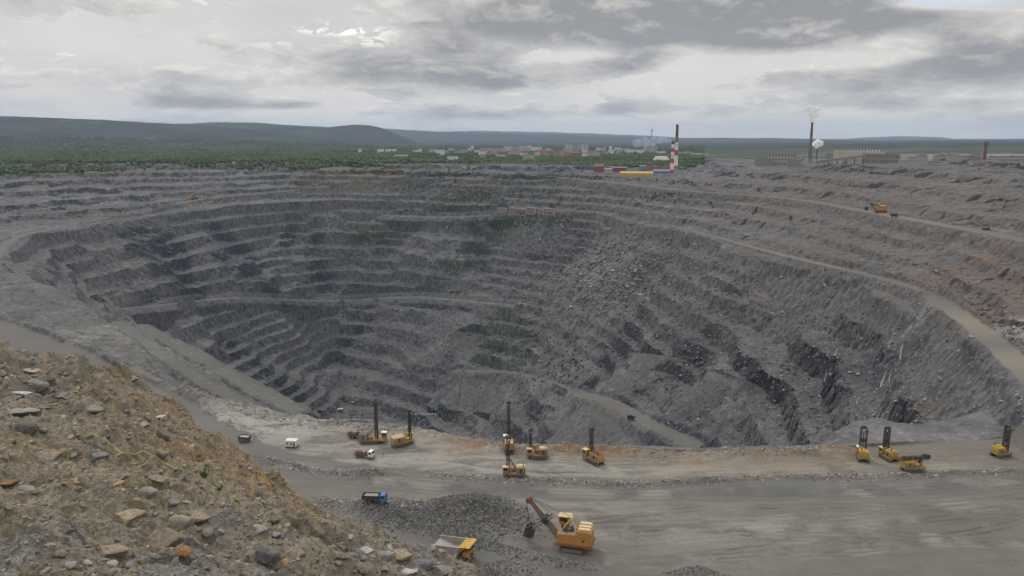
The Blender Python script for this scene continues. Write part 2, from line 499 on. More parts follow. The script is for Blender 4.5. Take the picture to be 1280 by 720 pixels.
def ground(x, y, full=True):
    """height and surface kinds of the mine ground"""
    x = np.asarray(x, np.float64); y = np.asarray(y, np.float64)
    r = np.hypot(x, y)
    S, din = surf0(x, y)
    att = {}
    inpit = sm(0, 12, din)
    nearb = 1 - sm(1, 14, np.abs(S)) * 1.0
    wz = fbm(x, y, 85, 2, 31) * 6.0 + fbm(x, y, 26, 3, 33) * 1.8 + fbm(x, y, 7, 2, 35) * 0.6
    rough_zone = fbm(x, y, 300, 2, 40)
    Sw = S + wz * np.clip((np.abs(S) - 2) / 16, 0, 1)
    bx_, by_ = x + fbm(x, y, 40, 2, 36) * 10, y + fbm(x, y, 40, 2, 37) * 10
    w1, w2, wc = worley(bx_, by_, 34, 38)
    wz = wz + (wc - 0.5) * 7.5
    w1, w2, wc = worley(bx_, by_, 13, 39)
    wz = wz + (wc - 0.5) * 2.4
    # slides and talus where the benches are buried
    slide = (0.75 * spot(x, y, 735, 345, 60, 90, 0.2) + 0.4 * spot(x, y, 770, 325, 45, 60)).clip(0, 0.8)
    talus = (spot(x, y, 560, 395, 34, 110) + spot(x, y, 545, 430, 60, 50) + 0.9 * spot(x, y, 1000, 515, 26, 40) + 0.8 * spot(x, y, 960, 300, 60, 90, 0.3)
             + 0.9 * spot(x, y, 1150, 330, 70, 60) + 0.8 * spot(x, y, 1235, 370, 50, 50) + 0.7 * spot(x, y, 640, 520, 40, 30)).clip(0, 1)
    talus = np.clip(talus + 0.40 * sm(0.35, 0.9, rough_zone), 0, 1) * (1 - 0.8 * np.clip(sm(170, 220, x) * (1 - sm(480, 600, y)), 0, 1))
    Tp = terrace(Sw, 19.0, 0.40, 0.67, 0.13)
    Tu = terrace(S + wz * (0.8 - 0.4 * sm(60, 160, x)) * np.clip(np.abs(S) / 14, 0, 1), 10.0, 0.40, 0.80)
    # some stretches were cut in lower benches, and scree chutes bury others
    T2 = terrace(Sw + 4, 12.5, 0.38, 0.66, 0.15)
    T3 = terrace(Sw + 9, 26.0, 0.34, 0.62, 0.16)
    z1 = sm(0.05, 0.22, fbm(x, y, 210, 2, 42)); z2 = sm(0.10, 0.26, fbm(x, y, 190, 2, 44))
    Tp = Tp + (T2 - Tp) * z1
    Tp = Tp + (T3 - Tp) * z2
    rc = random.Random(77)
    for k in range(26):
        px, py = rc.uniform(130, 900), rc.uniform(285, 480)
        cx, cy, cz = hit0(px, py, 330)
        ax, ay = upper_grad(cx, cy)
        rx, ry = rc.uniform(9, 22), rc.uniform(28, 75)
        dx, dy = x - cx, y - cy
        al, ac = dx * ax + dy * ay, -dx * ay + dy * ax
        wd = rx * (1 + 0.5 * np.clip(al / ry, -1, 1))
        talus = np.maximum(talus, rc.uniform(.6, 1.0) * np.exp(-(al / ry) ** 2 - (ac / wd) ** 2))
    T = np.where(S < 0, Tp, Tu)
    z = T + (Sw - T) * np.clip(talus * 0.85 + slide, 0, 1) * np.clip(np.abs(S) / 16, 0, 1)
    rock = np.clip(np.abs(S) / 10, 0, 1)
    soft = 1 - sm(6, 20, S) * (0.5 + 0.3 * sm(60, 160, x))
    qx, qy = x + 1.15 * z, y + 1.35 * z                   # texture follows the slope itself, not only its plan
    z = z + rock * soft * (fbm(qx, qy, 12, 3, 50) * 1.0 + fbm(qx, qy, 5.0, 2, 53, ridge=True) * 0.5)
    w1, w2, wc = worley(x, y, 9, 60)
    z = z + slide * ((wc - 0.5) * 3.6 - (w1 - .4) * 1.6)
    w1, w2, wc = worley(qx, qy, 5.0, 61)
    z = z + rock * (wc - 0.5) * 1.0 * sm(300, 420, r)
    # the right wall: tall broken faces
    rw = np.clip(sm(95, 190, x) * (1 - sm(540, 760, y)), 0, 1) * inpit
    Sr = S + fbm(x, y, 55, 2, 73) * 4.0 + fbm(x, y, 11, 2, 75) * 0.9 + (wc - 0.5) * 2.2
    zr_ = terrace(Sr, 21.0, 0.42, 0.72, 0.14) + fbm(qx, qy, 9, 3, 77, ridge=True) * 0.9
    z = z + (zr_ - z) * rw * sm(6, 20, -S)
    upz = sm(4, 20, S)
    z = z + upz * (fbm(x, y, 45, 3, 55) * (1.2 - 0.6 * sm(60, 160, x)))
    att['slide'] = slide
    # level working bench
    db, _ = poly_dist(x, y, BENCH, True)
    db = np.where(in_poly(x, y, BENCH), 0, db)
    z = np.clip(z, -1.7 * db + fbm(x, y, 4, 2, 71) * 0.4, 1.3 * db + sm(0.5, 12, db) * (fbm(qx, qy, 12, 3, 72) * 2.6 + (wc - 0.5) * 2.0))
    bench = db < 0.5
    dp, _ = poly_dist(x, y, PLAT, True)
    dp = np.where(in_poly(x, y, PLAT), 0, dp)
    z = np.clip(z, 1 - 1.5 * dp, 1 + 1.0 * dp + 0)
    # roads cut and filled
    road_m = np.zeros(x.shape, np.float32)
    haul = np.zeros(x.shape, bool)
    for q, hw, bank, kind in ROADS:
        qa = np.array(q)
        m = (x > qa[:, 0].min() - 70) & (x < qa[:, 0].max() + 70) & (y > qa[:, 1].min() - 70) & (y < qa[:, 1].max() + 70)
        idx = np.nonzero(m)
        if len(idx[0]) == 0:
            continue
        xs, ys = x[idx], y[idx]
        d, zr = poly_dist(xs, ys, q)
        e = hw * (1 + 0.12 * fbm(xs, ys, 30, 2, 80)) + 0.8 * fbm(xs, ys, 8, 2, 82)
        o = np.maximum(d - e, 0)
        lim = 7 if kind == 'ledge' else 45
        zz = z[idx]
        zz = np.clip(zz, zr - bank * o - np.maximum(0, o - lim) * 50, zr + bank * o + np.maximum(0, o - lim) * 50)
        if kind in ('ramp', 'haul', 'ledge'):       # windrow along the shoulders
            bw = 1.6 + 0.02 * math.hypot(qa[0, 0], qa[0, 1])/10
            hgt = {'ramp': 3.2, 'haul': 2.6, 'ledge': 1.0}[kind]
            zz = zz + hgt * np.exp(-((d - e - bw) / bw) ** 2) * (0.6 + 0.5 * fbm(xs, ys, 9, 2, 84))
        z[idx] = zz
        mm = 1 - sm(-1.0, 0.6, d - e)
        road_m[idx] = np.maximum(road_m[idx], mm * {'ledge': 0.45, 'ramp': 0.65}.get(kind, 1.0))
        hh = haul[idx]
        hh |= (d < e) & (kind != 'ledge')
        haul[idx] = hh
    # earth berm on the pit edge of the bench, with lumps
    dbm, _ = poly_dist(x, y, BERM)
    bn = 0.7 + 0.5 * fbm(x, y, 25, 2, 90) + 0.3 * fbm(x, y, 5, 2, 92)
    side = in_poly(x, y, BENCH)
    berm = np.exp(-(dbm / 3.6) ** 2)
    wide = np.exp(-(np.maximum(dbm - 2, 0) / 7.5) ** 2) * side
    z = z + (2.2 * berm + 1.1 * wide) * np.clip(bn, 0.15, 2)
    att['berm'] = np.clip(np.maximum(berm, wide), 0, 1)
    # heap of broken rock in front of the shovel
    dm, _ = poly_dist(x, y, MUCK)
    mx, my = P(588, 648, 0)[:2]
    dpk = np.hypot((x - mx) / 1.25, y - my)
    m1 = 6.2 * np.clip(1 - dpk / 17.0, 0, 1) ** 0.95 * (1 + .18 * fbm(x, y, 9, 2, 96))
    m2 = 3.2 * np.clip(1 - dm / 12, 0, 1)
    lowr = [P(*q) for q in [(400, 628, 0), (450, 640, 0), (500, 655, 0), (560, 672, 0), (620, 688, 0), (680, 704, 0), (735, 711, 0)]]
    dl, _ = poly_dist(x, y, lowr)
    m3 = 1.7 * np.exp(-(dl / 2.8) ** 2)
    low2 = [P(*q) for q in [(596, 722, 0), (625, 714, 0), (660, 722, 0)]]
    d2, _ = poly_dist(x, y, low2)
    m3 = m3 + 2.6 * np.exp(-(d2 / 3.6) ** 2)
    low3 = [P(*q) for q in [(838, 724, 0), (870, 716, 0), (905, 726, 0)]]
    d3, _ = poly_dist(x, y, low3)
    m3 = m3 + 1.6 * np.exp(-(d3 / 2.6) ** 2)
    row = [P(*q) for q in [(330, 575, 0), (400, 590, 0), (520, 593, 0), (600, 598, 0), (700, 603, 0), (790, 607, 0), (850, 604, 0), (950, 597, 0), (1050, 596, 0), (1150, 595, 0), (1280, 588, 0), (1330, 584, 0)]]
    dr, _ = poly_dist(x, y, row)
    m4 = 1.5 * np.exp(-(dr / 1.6) ** 2) * np.clip(0.55 + 0.9 * fbm(x, y, 14, 2, 95), 0.05, 1.4)
    mk = np.maximum(m1, m2)
    heap = mk + m3 + m4
    z = z + heap * (1 + 0.12 * fbm(x, y, 3, 2, 97)) + sm(0.2, 1.0, heap) * 0.25 * fbm(x, y, 1.6, 2, 98)
    att['heap'] = sm(0.25, 0.9, heap)
    # churned bench surface
    flat = bench & (road_m < 0.5)
    z = z + np.where(flat, 0.16 * fbm(x, y, 9, 3, 99) + 0.07 * fbm(x, y, 2.2, 2, 101, ridge=True), 0)
    left = np.exp(-((x + 90) / 60) ** 2 - ((y - 330) / 40) ** 2)
    z = z + np.where(flat, left * 0.7 * fbm(x, y, 5, 3, 103, ridge=True), 0)
    dirt = (np.abs(S) < 8) & (~bench) & (x < 0) & (r > 300)
    z = z + np.where(dirt, (1 - road_m) * (0.9 * fbm(x, y, 14, 3, 104) + 0.5 * fbm(x, y, 5, 2, 105, ridge=True)), 0)
    track = np.zeros(x.shape, np.float32)
    nb = (db < 1) & (r < 420)
    bx0, by0 = x[nb], y[nb]
    tk = np.zeros(bx0.shape, np.float32)
    for q, w in TRACKS:
        d, _ = poly_dist(bx0, by0, q)
        d = d + 0.25 * fbm(bx0, by0, 6, 2, 106)
        tk = np.maximum(tk, w * np.exp(-((d - 1.25) / 0.42) ** 2))
    track[nb] = tk * np.clip(0.7 + 0.6 * fbm(bx0, by0, 18, 2, 107), 0, 1.2)
    z = z - 0.14 * track
    att['track'] = track
    att['road'] = road_m
    att['bench'] = np.where(bench, 1.0, 0.0)
    att['haul'] = haul & (att['heap'] < 0.4)
    att['inpit'] = inpit
    att['S'] = S
    return z, att


# ------------------------------------------------------------------ meshes from arrays
def mesh_from(name, co, faces, mat=None, attrs=None, parent=None, smooth=False):
    """co (n,3), faces (m,k) index array -> linked object"""
    me = bpy.data.meshes.new(name)
    n, (m, k) = len(co), faces.shape
    me.vertices.add(n)
    me.vertices.foreach_set('co', np.ascontiguousarray(co, np.float32).ravel())
    me.loops.add(m * k)
    me.loops.foreach_set('vertex_index', np.ascontiguousarray(faces, np.int32).ravel())
    me.polygons.add(m)
    me.polygons.foreach_set('loop_start', np.arange(0, m * k, k, dtype=np.int32))
    me.polygons.foreach_set('loop_total', np.full(m, k, np.int32))
    me.polygons.foreach_set('use_smooth', np.full(m, smooth, bool))
    for a, v in (attrs or {}).items():
        at = me.attributes.new(a, 'FLOAT', 'POINT')
        at.data.foreach_set('value', np.ascontiguousarray(v, np.float32).ravel())
    me.update(calc_edges=True)
    if mat:
        me.materials.append(mat)
    o = bpy.data.objects.new(name, me)
    COL.objects.link(o)
    if parent:
        o.parent = parent
    return o


def grid_faces(nr, nc):
    i = np.arange(nr * nc).reshape(nr, nc)
    return np.stack([i[:-1, :-1], i[:-1, 1:], i[1:, 1:], i[1:, :-1]], -1).reshape(-1, 4)


def sub_mesh(name, co, faces, sel, mat, attrs):
    f = faces[sel]
    used, inv = np.unique(f.ravel(), return_inverse=True)
    return mesh_from(name, co[used], inv.reshape(-1, 4), mat, {k: v[used] for k, v in attrs.items()})


def structure(o, kind='structure'):
    o['kind'] = kind
    return o


# ------------------------------------------------------------------ materials
def new_mat(name):
    m = bpy.data.materials.new(name)
    m.use_nodes = True
    return m, NT(m.node_tree)


def finish(t, col, rough=0.9, bump=None, bstr=0.5, bdist=0.3, metal=0.0, spec=0.3):
    b = t.n('ShaderNodeBsdfPrincipled', ins={'Metallic': metal, 'Specular IOR Level': spec})
    for key, v in (('Base Color', col), ('Roughness', rough)):
        if isinstance(v, bpy.types.NodeSocket):
            t.link(v, b.inputs[key])
        else:
            b.inputs[key].default_value = v if key == 'Roughness' else (v[0], v[1], v[2], 1)
    if bump is not None:
        bn = t.n('ShaderNodeBump', ins={'Strength': bstr, 'Distance': bdist})
        t.link(bump, bn.inputs['Height'])
        t.link(bn.outputs[0], b.inputs['Normal'])
    o = t.n('ShaderNodeOutputMaterial')
    t.link(b.outputs[0], o.inputs['Surface'])
    return b


_plain = {}


def paint(name, col, rough=0.55, dirt=0.35, metal=0.0, scale=1.6):
    """worn paint or plain material with dust and stains of its own"""
    if name in _plain:
        return _plain[name]
    m, t = new_mat(name)
    tc = t.n('ShaderNodeTexCoord')
    n = t.noise(tc.outputs['Object'], scale, 6, 0.65)
    n2 = t.noise(t.vmap(tc.outputs['Object'], (1, 1, 0.25)), scale * 2.6, 4, 0.6)
    c = t.mix(t.math('MULTIPLY', t.sstep(n, 0.42, 0.72), dirt), col, (0.17, 0.155, 0.13))
    c = t.mix(t.math('MULTIPLY', t.sstep(n2, 0.5, 0.72), dirt * 0.6), c, tuple(v * 0.55 for v in col))
    sz = t.n('ShaderNodeSeparateXYZ')
    t.link(tc.outputs['Object'], sz.inputs[0])
    mud = t.math('MULTIPLY', t.sstep(t.math('ADD', sz.outputs[2], t.math('MULTIPLY', n, 2.0)), 4.2, 1.6), min(dirt * 1.1, 0.8))
    c = t.mix(mud, c, (0.145, 0.130, 0.108))            # caked mud and dust low on the body
    finish(t, c, rough, n, 0.15, 0.02, metal)
    _plain[name] = m
    return m


def attr(t, name):
    return t.n('ShaderNodeAttribute', attribute_name=name).outputs['Fac']


def rock_material():
    m, t = new_mat('mine_rock')
    tc = t.n('ShaderNodeTexCoord')
    p = tc.outputs['Object']
    geo = t.n('ShaderNodeNewGeometry')
    sp = t.n('ShaderNodeSeparateXYZ')
    t.link(geo.outputs['Normal'], sp.inputs[0])
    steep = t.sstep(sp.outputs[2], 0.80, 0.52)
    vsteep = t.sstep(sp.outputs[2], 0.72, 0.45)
    big = t.noise(p, 0.006, 5, 0.6)
    mid = t.noise(p, 0.045, 6, 0.62)
    fine = t.noise(p, 0.34, 6, 0.7)
    vfine = t.noise(p, 1.3, 4, 0.7)
    strat = t.noise(t.vmap(p, (0.22, 0.22, 0.13)), 1.0, 6, 0.70)
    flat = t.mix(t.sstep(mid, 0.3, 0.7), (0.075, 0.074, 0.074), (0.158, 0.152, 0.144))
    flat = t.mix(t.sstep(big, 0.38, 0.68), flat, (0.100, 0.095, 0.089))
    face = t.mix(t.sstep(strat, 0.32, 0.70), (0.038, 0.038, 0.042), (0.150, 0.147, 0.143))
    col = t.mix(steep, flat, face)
    # fresh dark ore on the steepest faces, in patches
    dk = t.math('ADD', t.math('MULTIPLY', attr(t, 'dark'), 0.26), t.math('MULTIPLY_ADD', t.noise(p, 0.020, 5, 0.62), 1.0, -0.02))
    dk = t.math('ADD', dk, t.math('MULTIPLY', t.math('SUBTRACT', strat, 0.5), 0.35))
    col = t.mix(t.math('MULTIPLY', t.math('MULTIPLY', t.sstep(dk, 0.60, 0.70), vsteep), 0.9), col, (0.027, 0.029, 0.038))
    patch = t.math('MULTIPLY', t.math('POWER', attr(t, 'dark'), 2.0), t.sstep(t.math('ADD', t.noise(p, 0.035, 5, 0.65), t.math('MULTIPLY', t.math('SUBTRACT', strat, 0.5), 0.5)), 0.38, 0.47))
    col = t.mix(t.math('MULTIPLY', patch, t.math('MULTIPLY_ADD', steep, 0.34, 0.6)), col, (0.024, 0.026, 0.033))
    # fragments: light and dark stones
    col = t.mix(t.math('MULTIPLY', t.sstep(fine, 0.55, 0.70), 0.62), col, (0.33, 0.322, 0.308))
    col = t.mix(t.math('MULTIPLY', t.sstep(fine, 0.46, 0.30), 0.7), col, (0.026, 0.026, 0.029))
    col = t.mix(1.0, col, (0.93, 0.965, 1.02), 'MULTIPLY')
    # soils
    soil = t.mix(mid, (0.088, 0.064, 0.046), (0.170, 0.122, 0.082))
    col = t.mix(t.math('MULTIPLY', attr(t, 'rust'), t.sstep(t.math('ADD', mid, t.math('MULTIPLY', t.math('SUBTRACT', fine, 0.5), 0.5)), 0.25, 0.66)), col, soil)
    redsoil = t.mix(mid, (0.10, 0.045, 0.033), (0.20, 0.105, 0.07))
    col = t.mix(t.math('MULTIPLY', attr(t, 'red'), t.sstep(mid, 0.25, 0.6)), col, redsoil)
    pale = t.mix(fine, (0.17, 0.165, 0.150), (0.36, 0.345, 0.315))
    col = t.mix(t.math('MULTIPLY', attr(t, 'pale'), t.sstep(t.noise(t.vmap(p, (0.5, 1.2, 1)), 0.16, 6, 0.65), 0.36, 0.66)), col, pale)
    green = t.mix(fine, (0.022, 0.033, 0.016), (0.060, 0.080, 0.035))
    col = t.mix(t.math('MULTIPLY', attr(t, 'veg'), t.sstep(t.math('ADD', t.noise(p, 0.07, 5, 0.65), t.math('MULTIPLY', t.math('SUBTRACT', fine, 0.5), 0.5)), 0.42, 0.58)), col, green)
    # dusty trodden roads
    rd = t.mix(t.noise(t.vmap(p, (0.05, 0.05, 0.05)), 1.0, 5, 0.6), (0.100, 0.096, 0.089), (0.135, 0.129, 0.118))
    rd = t.mix(t.math('MULTIPLY', attr(t, 'tan'), 0.75), rd, (0.215, 0.190, 0.150))
    rd = t.mix(t.math('MULTIPLY', t.sstep(fine, 0.55, 0.75), 0.25), rd, (0.12, 0.115, 0.108))
    col = t.mix(t.math('MULTIPLY', attr(t, 'road'), 0.92), col, rd)
    # broken ore
    ore = t.mix(t.noise(p, 1.1, 5, 0.75), (0.028, 0.028, 0.030), (0.20, 0.195, 0.185))
    col = t.mix(t.math('MULTIPLY', attr(t, 'heap'), 0.85), col, ore)
    h = t.math('ADD', t.math('MULTIPLY', fine, 1.0), t.math('MULTIPLY', vfine, 0.35))
    finish(t, col, 0.93, h, 0.55, 0.9, spec=0.2)
    return m


def bench_material():
    m, t = new_mat('bench_dirt')
    tc = t.n('ShaderNodeTexCoord')
    p = tc.outputs['Object']
    mid = t.noise(p, 0.05, 6, 0.62)
    fine = t.noise(p, 0.55, 6, 0.7)
    vf = t.noise(p, 2.2, 4, 0.7)
    # wheel tracks run along the bench
    ang = t.noise(p, 0.012, 2, 0.5)
    track = t.noise(t.vmap(p, (0.05, 0.30, 1.0)), 1.0, 6, 0.68, 0.5)
    track2 = t.noise(t.vmap(p, (0.035, 0.12, 1.0), (40, 3, 0)), 1.0, 6, 0.70, 0.6)
    col = t.mix(mid, (0.102, 0.096, 0.087), (0.158, 0.148, 0.130))
    col = t.mix(t.math('MULTIPLY', t.sstep(track, 0.52, 0.70), 0.28), col, (0.215, 0.202, 0.178))
    col = t.mix(t.math('MULTIPLY', t.sstep(track, 0.47, 0.33), 0.38), col, (0.085, 0.081, 0.074))
    col = t.mix(t.math('MULTIPLY', t.sstep(track2, 0.55, 0.72), 0.3), col, (0.115, 0.106, 0.092))
    col = t.mix(t.math('MULTIPLY', attr(t, 'tan'), t.math('MULTIPLY', t.sstep(track2, 0.30, 0.62), 0.7)), col, (0.205, 0.174, 0.132))
    pale = t.mix(fine, (0.19, 0.185, 0.165), (0.40, 0.385, 0.345))
    col = t.mix(t.math('MULTIPLY', attr(t, 'pale'), t.sstep(t.noise(t.vmap(p, (0.05, 0.20, 1)), 1.0, 6, 0.68, 0.8), 0.36, 0.56)), col, pale)
    soil = t.mix(mid, (0.125, 0.083, 0.052), (0.225, 0.150, 0.088))
    col = t.mix(t.math('MULTIPLY', attr(t, 'rust'), t.sstep(t.math('ADD', mid, t.math('MULTIPLY', t.math('SUBTRACT', fine, 0.5), 0.6)), 0.36, 0.56)), col, soil)
    col = t.mix(t.math('MULTIPLY', t.sstep(fine, 0.60, 0.76), 0.35), col, (0.26, 0.25, 0.225))
    col = t.mix(t.math('MULTIPLY', t.sstep(fine, 0.42, 0.27), 0.5), col, (0.065, 0.062, 0.058))
    rd = t.mix(t.noise(t.vmap(p, (0.02, 0.35, 1.0)), 1.0, 5, 0.6, 0.8), (0.098, 0.097, 0.094), (0.136, 0.134, 0.126))
    rd = t.mix(t.math('MULTIPLY', t.sstep(vf, 0.56, 0.74), 0.25), rd, (0.20, 0.195, 0.18))
    col = t.mix(t.math('MULTIPLY', attr(t, 'road'), 0.9), col, rd)
    tr = t.mix(t.sstep(mid, 0.42, 0.58), (0.070, 0.067, 0.062), (0.250, 0.236, 0.205))
    col = t.mix(t.math('MULTIPLY', attr(t, 'track'), 0.85), col, tr)
    ore = t.mix(t.noise(p, 1.2, 5, 0.75), (0.040, 0.040, 0.041), (0.24, 0.235, 0.222))
    col = t.mix(t.math('MULTIPLY', attr(t, 'heap'), 0.85), col, ore)
    h = t.math('ADD', fine, t.math('MULTIPLY', vf, 0.3))
    finish(t, col, 0.93, h, 0.5, 0.5, spec=0.2)
    return m


def plain_material():
    m, t = new_mat('taiga_ground')
    tc = t.n('ShaderNodeTexCoord')
    p = tc.outputs['Object']
    big = t.noise(p, 0.0016, 6, 0.6)
    mid = t.noise(p, 0.009, 6, 0.65)
    fine = t.noise(p, 0.05, 5, 0.7)
    col = t.mix(t.sstep(mid, 0.35, 0.65), (0.020, 0.031, 0.018), (0.046, 0.064, 0.028))
    col = t.mix(t.math('MULTIPLY', t.sstep(big, 0.54, 0.64), 0.65), col, (0.085, 0.095, 0.048))
    col = t.mix(t.math('MULTIPLY', t.sstep(fine, 0.55, 0.75), 0.5), col, (0.014, 0.022, 0.013))
    bare = t.mix(fine, (0.10, 0.095, 0.088), (0.20, 0.19, 0.175))
    col = t.mix(attr(t, 'bare'), col, bare)
    hill = t.mix(t.sstep(t.noise(p, 0.003, 6, 0.65), 0.35, 0.65), (0.008, 0.013, 0.015), (0.034, 0.042, 0.034))
    hill = t.mix(t.math('MULTIPLY', t.sstep(t.noise(t.vmap(p, (1, 1, 4)), 0.0014, 5, 0.6), 0.60, 0.66), 0.35), hill, (0.085, 0.09, 0.065))
    col = t.mix(attr(t, 'hill'), col, hill)
    finish(t, col, 0.95, fine, 0.6, 6.0, spec=0.1)
    return m


M_ROCK, M_BENCH, M_PLAIN = rock_material(), bench_material(), plain_material()

# ------------------------------------------------------------------ the mine as one height field
TH0, TH1 = R(-43), R(43)
NC = int(1380 * RES)
rr = [130.0]
while rr[-1] < 2150:
    r_ = rr[-1]
    st = 0.5 if r_ < 300 else 0.5 + (r_ - 300) / 400 * 0.5 if r_ < 700 else 1.0 + (r_ - 700) / 700 * 0.35 if r_ < 1450 else 1.35 + (r_ - 1450) / 700 * 4
    rr.append(r_ + st / RES)
RR = np.array(rr)
TT = np.linspace(TH0, TH1, NC)
RG, TG = np.meshgrid(RR, TT, indexing='ij')
GX, GY = RG * np.sin(TG), RG * np.cos(TG)
GZ, ATT = ground(GX, GY)


def zone(specs):
    out = np.zeros(GX.shape, np.float32)
    for px, py, rx, ry, ang, amp, near in specs:
        out = np.maximum(out, amp * spot(GX, GY, px, py, rx, ry, ang, near).astype(np.float32))
    return out


ATT['dark'] = zone([(180, 315, 30, 35, 0, 1, 400), (215, 345, 55, 40, 0, 1, 400), (210, 310, 45, 40, 0, 1, 400), (285, 300, 60, 40, 0, 1, 400), (300, 330, 60, 40, 0, 1, 400), (180, 360, 40, 30, 0, .9, 400), (390, 305, 20, 70, 0, .8, 400), (362, 300, 12, 60, 0, 1, 400), (398, 340, 22, 40, 0, .9, 400),
                    (485, 315, 40, 40, 0, .7, 400), (590, 305, 24, 30, 0, 1, 400), (595, 320, 24, 20, 0, 1, 400), (330, 462, 80, 40, 0, .9, 400), (430, 440, 40, 50, 0, .8, 400),
                    (860, 440, 40, 60, 0.3, 1, 330), (930, 470, 30, 40, 0, 1, 330), (650, 420, 40, 40, 0, .5, 400), (770, 440, 40, 50, 0, .9, 330), (850, 530, 40, 50, 0, 1, 330), (650, 530, 40, 40, 0, .7, 330), (790, 470, 40, 40, 0, .8, 330),
                    (1000, 450, 50, 50, 0, .8, 320), (1050, 465, 34, 40, 0, 1, 320), (1230, 440, 25, 20, 0, .7, 300), (1110, 450, 25, 40, 0, .9, 300), (1130, 520, 20, 20, 0, .8, 280), (530, 525, 50, 30, 0, .9, 330), (900, 520, 30, 30, 0, .9, 330)])
ATT['rust'] = zone([(1225, 335, 50, 50, 0, 0.6, 300), (1170, 300, 50, 50, 0, .45, 300), (1110, 310, 40, 50, 0, .25, 300), (1260, 385, 30, 30, 0, .7, 300), (460, 216, 120, 60, 0, .9, 700), (600, 228, 60, 40, 0, .5, 700),
                    (40, 214, 160, 60, 0, .65, 700), (1180, 345, 40, 40, 0, .4, 300), (1050, 235, 220, 160, 0, .5, 300), (1230, 250, 220, 140, 0, .55, 300), (1260, 320, 40, 40, 0, .5, 300), (1225, 207, 60, 40, 0, .9, 500), (1150, 520, 14, 12, 0, .4, 260), (900, 225, 120, 60, 0, .45, 500), (760, 240, 80, 50, 0, .4, 500)])
bx = GX
ATT['rust'] = np.maximum(ATT['rust'], ATT['berm'] * np.clip(0.75 + 0.8 * fbm(GX, GY, 22, 2, 201), 0, 1) * sm(-55, -10, bx)).astype(np.float32)
ATT['red'] = zone([(1255, 397, 20, 14, 0, 1, 290), (1210, 385, 16, 14, 0, .6, 290), (1190, 340, 30, 20, 0, .35, 300), (1270, 350, 25, 20, 0, .45, 290)])
ATT['veg'] = zone([(455, 296, 32, 18, 0, 1, 500), (590, 245, 90, 26, 0, .8, 700), (640, 278, 90, 24, 0, .8, 700), (650, 455, 60, 45, 0, .65, 400), (620, 420, 45, 30, 0, .55, 400), (690, 440, 40, 30, 0, .5, 400),
                    (570, 330, 50, 30, 0, .4, 400), (430, 214, 140, 50, 0, .7, 800), (560, 216, 120, 30, 0, .9, 800), (680, 218, 90, 25, 0, .8, 800), (300, 211, 250, 18, 0, .6, 800), (700, 275, 40, 20, 0, .5, 600)])
ATT['veg'] = np.maximum(ATT['veg'], sm(1590, 1760, np.hypot(GX, GY)) * sm(150, -50, GX) * 0.95).astype(np.float32)
ATT['pale'] = zone([(290, 530, 40, 24, 0.4, 1, 200), (360, 535, 40, 20, 0, .95, 200), (430, 560, 40, 22, 0, .6, 200), (540, 545, 30, 14, 0, .8, 200), (560, 575, 36, 12, 0, .7, 200), (650, 578, 40, 12, 0, 1, 200), (780, 588, 36, 10, 0, .7, 200),
                    (870, 670, 26, 18, 0, .35, 150), (470, 575, 50, 14, 0, .7, 200), (600, 560, 50, 12, 0, .8, 200), (700, 585, 60, 12, 0, .8, 200), (1270, 412, 16, 20, 0, 1, 290), (130, 425, 60, 25, 0, .6, 250), (135, 415, 9, 8, 0, 1, 250), (1150, 405, 14, 14, 0, .6, 300), (740, 350, 70, 90, 0, .45, 400), (760, 585, 60, 20, 0, .5, 200),
                    (150, 340, 60, 60, 0, .3, 250), (85, 440, 50, 30, 0, .35, 250), (680, 640, 50, 16, 0, .4, 150)])
ATT['tan'] = zone([(1210, 402, 32, 42, 0, 1, 290), (1260, 455, 28, 28, 0, .9, 290), (1000, 575, 70, 14, 0, .9, 200), (1000, 622, 90, 6, 0, .45, 150), (760, 580, 40, 12, 0, .6, 200), (1120, 275, 260, 120, 0, .4, 300), (480, 640, 30, 10, 0, .5, 150), (560, 690, 40, 8, 0, .4, 150)])
ATTR = {k: ATT[k].astype(np.float32).ravel() for k in ('road', 'dark', 'rust', 'red', 'veg', 'pale', 'tan', 'heap', 'track')}
GCO = np.stack([GX, GY, GZ], -1).reshape(-1, 3)
GF = grid_faces(*GX.shape)
f_bench = (ATT['bench'].ravel()[GF].mean(1) > 0.6)
f_haul = (ATT['haul'].ravel()[GF].mean(1) > 0.6)
structure(sub_mesh('open_pit_ground', GCO, GF, ~f_bench & ~f_haul, M_ROCK, ATTR))
structure(sub_mesh('bench_ground', GCO, GF, f_bench & ~f_haul, M_BENCH, ATTR))
structure(sub_mesh('haul_road', GCO, GF, f_haul & ~f_bench, M_ROCK, ATTR))
structure(sub_mesh('bench_road', GCO, GF, f_haul & f_bench, M_BENCH, ATTR))


def Z(x, y):
    """height of the mine ground"""
    r, th = math.hypot(x, y), math.atan2(x, y)
    i = min(max(np.searchsorted(RR, r) - 1, 0), len(RR) - 2)
    fr = min(max((r - RR[i]) / (RR[i + 1] - RR[i]), 0), 1)
    j = min(max((th - TH0) / (TH1 - TH0) * (NC - 1), 0), NC - 1.001)
    k, fj = int(j), j - int(j)
    g = GZ
    return float((g[i, k] * (1 - fj) + g[i, k + 1] * fj) * (1 - fr) + (g[i + 1, k] * (1 - fj) + g[i + 1, k + 1] * fj) * fr)


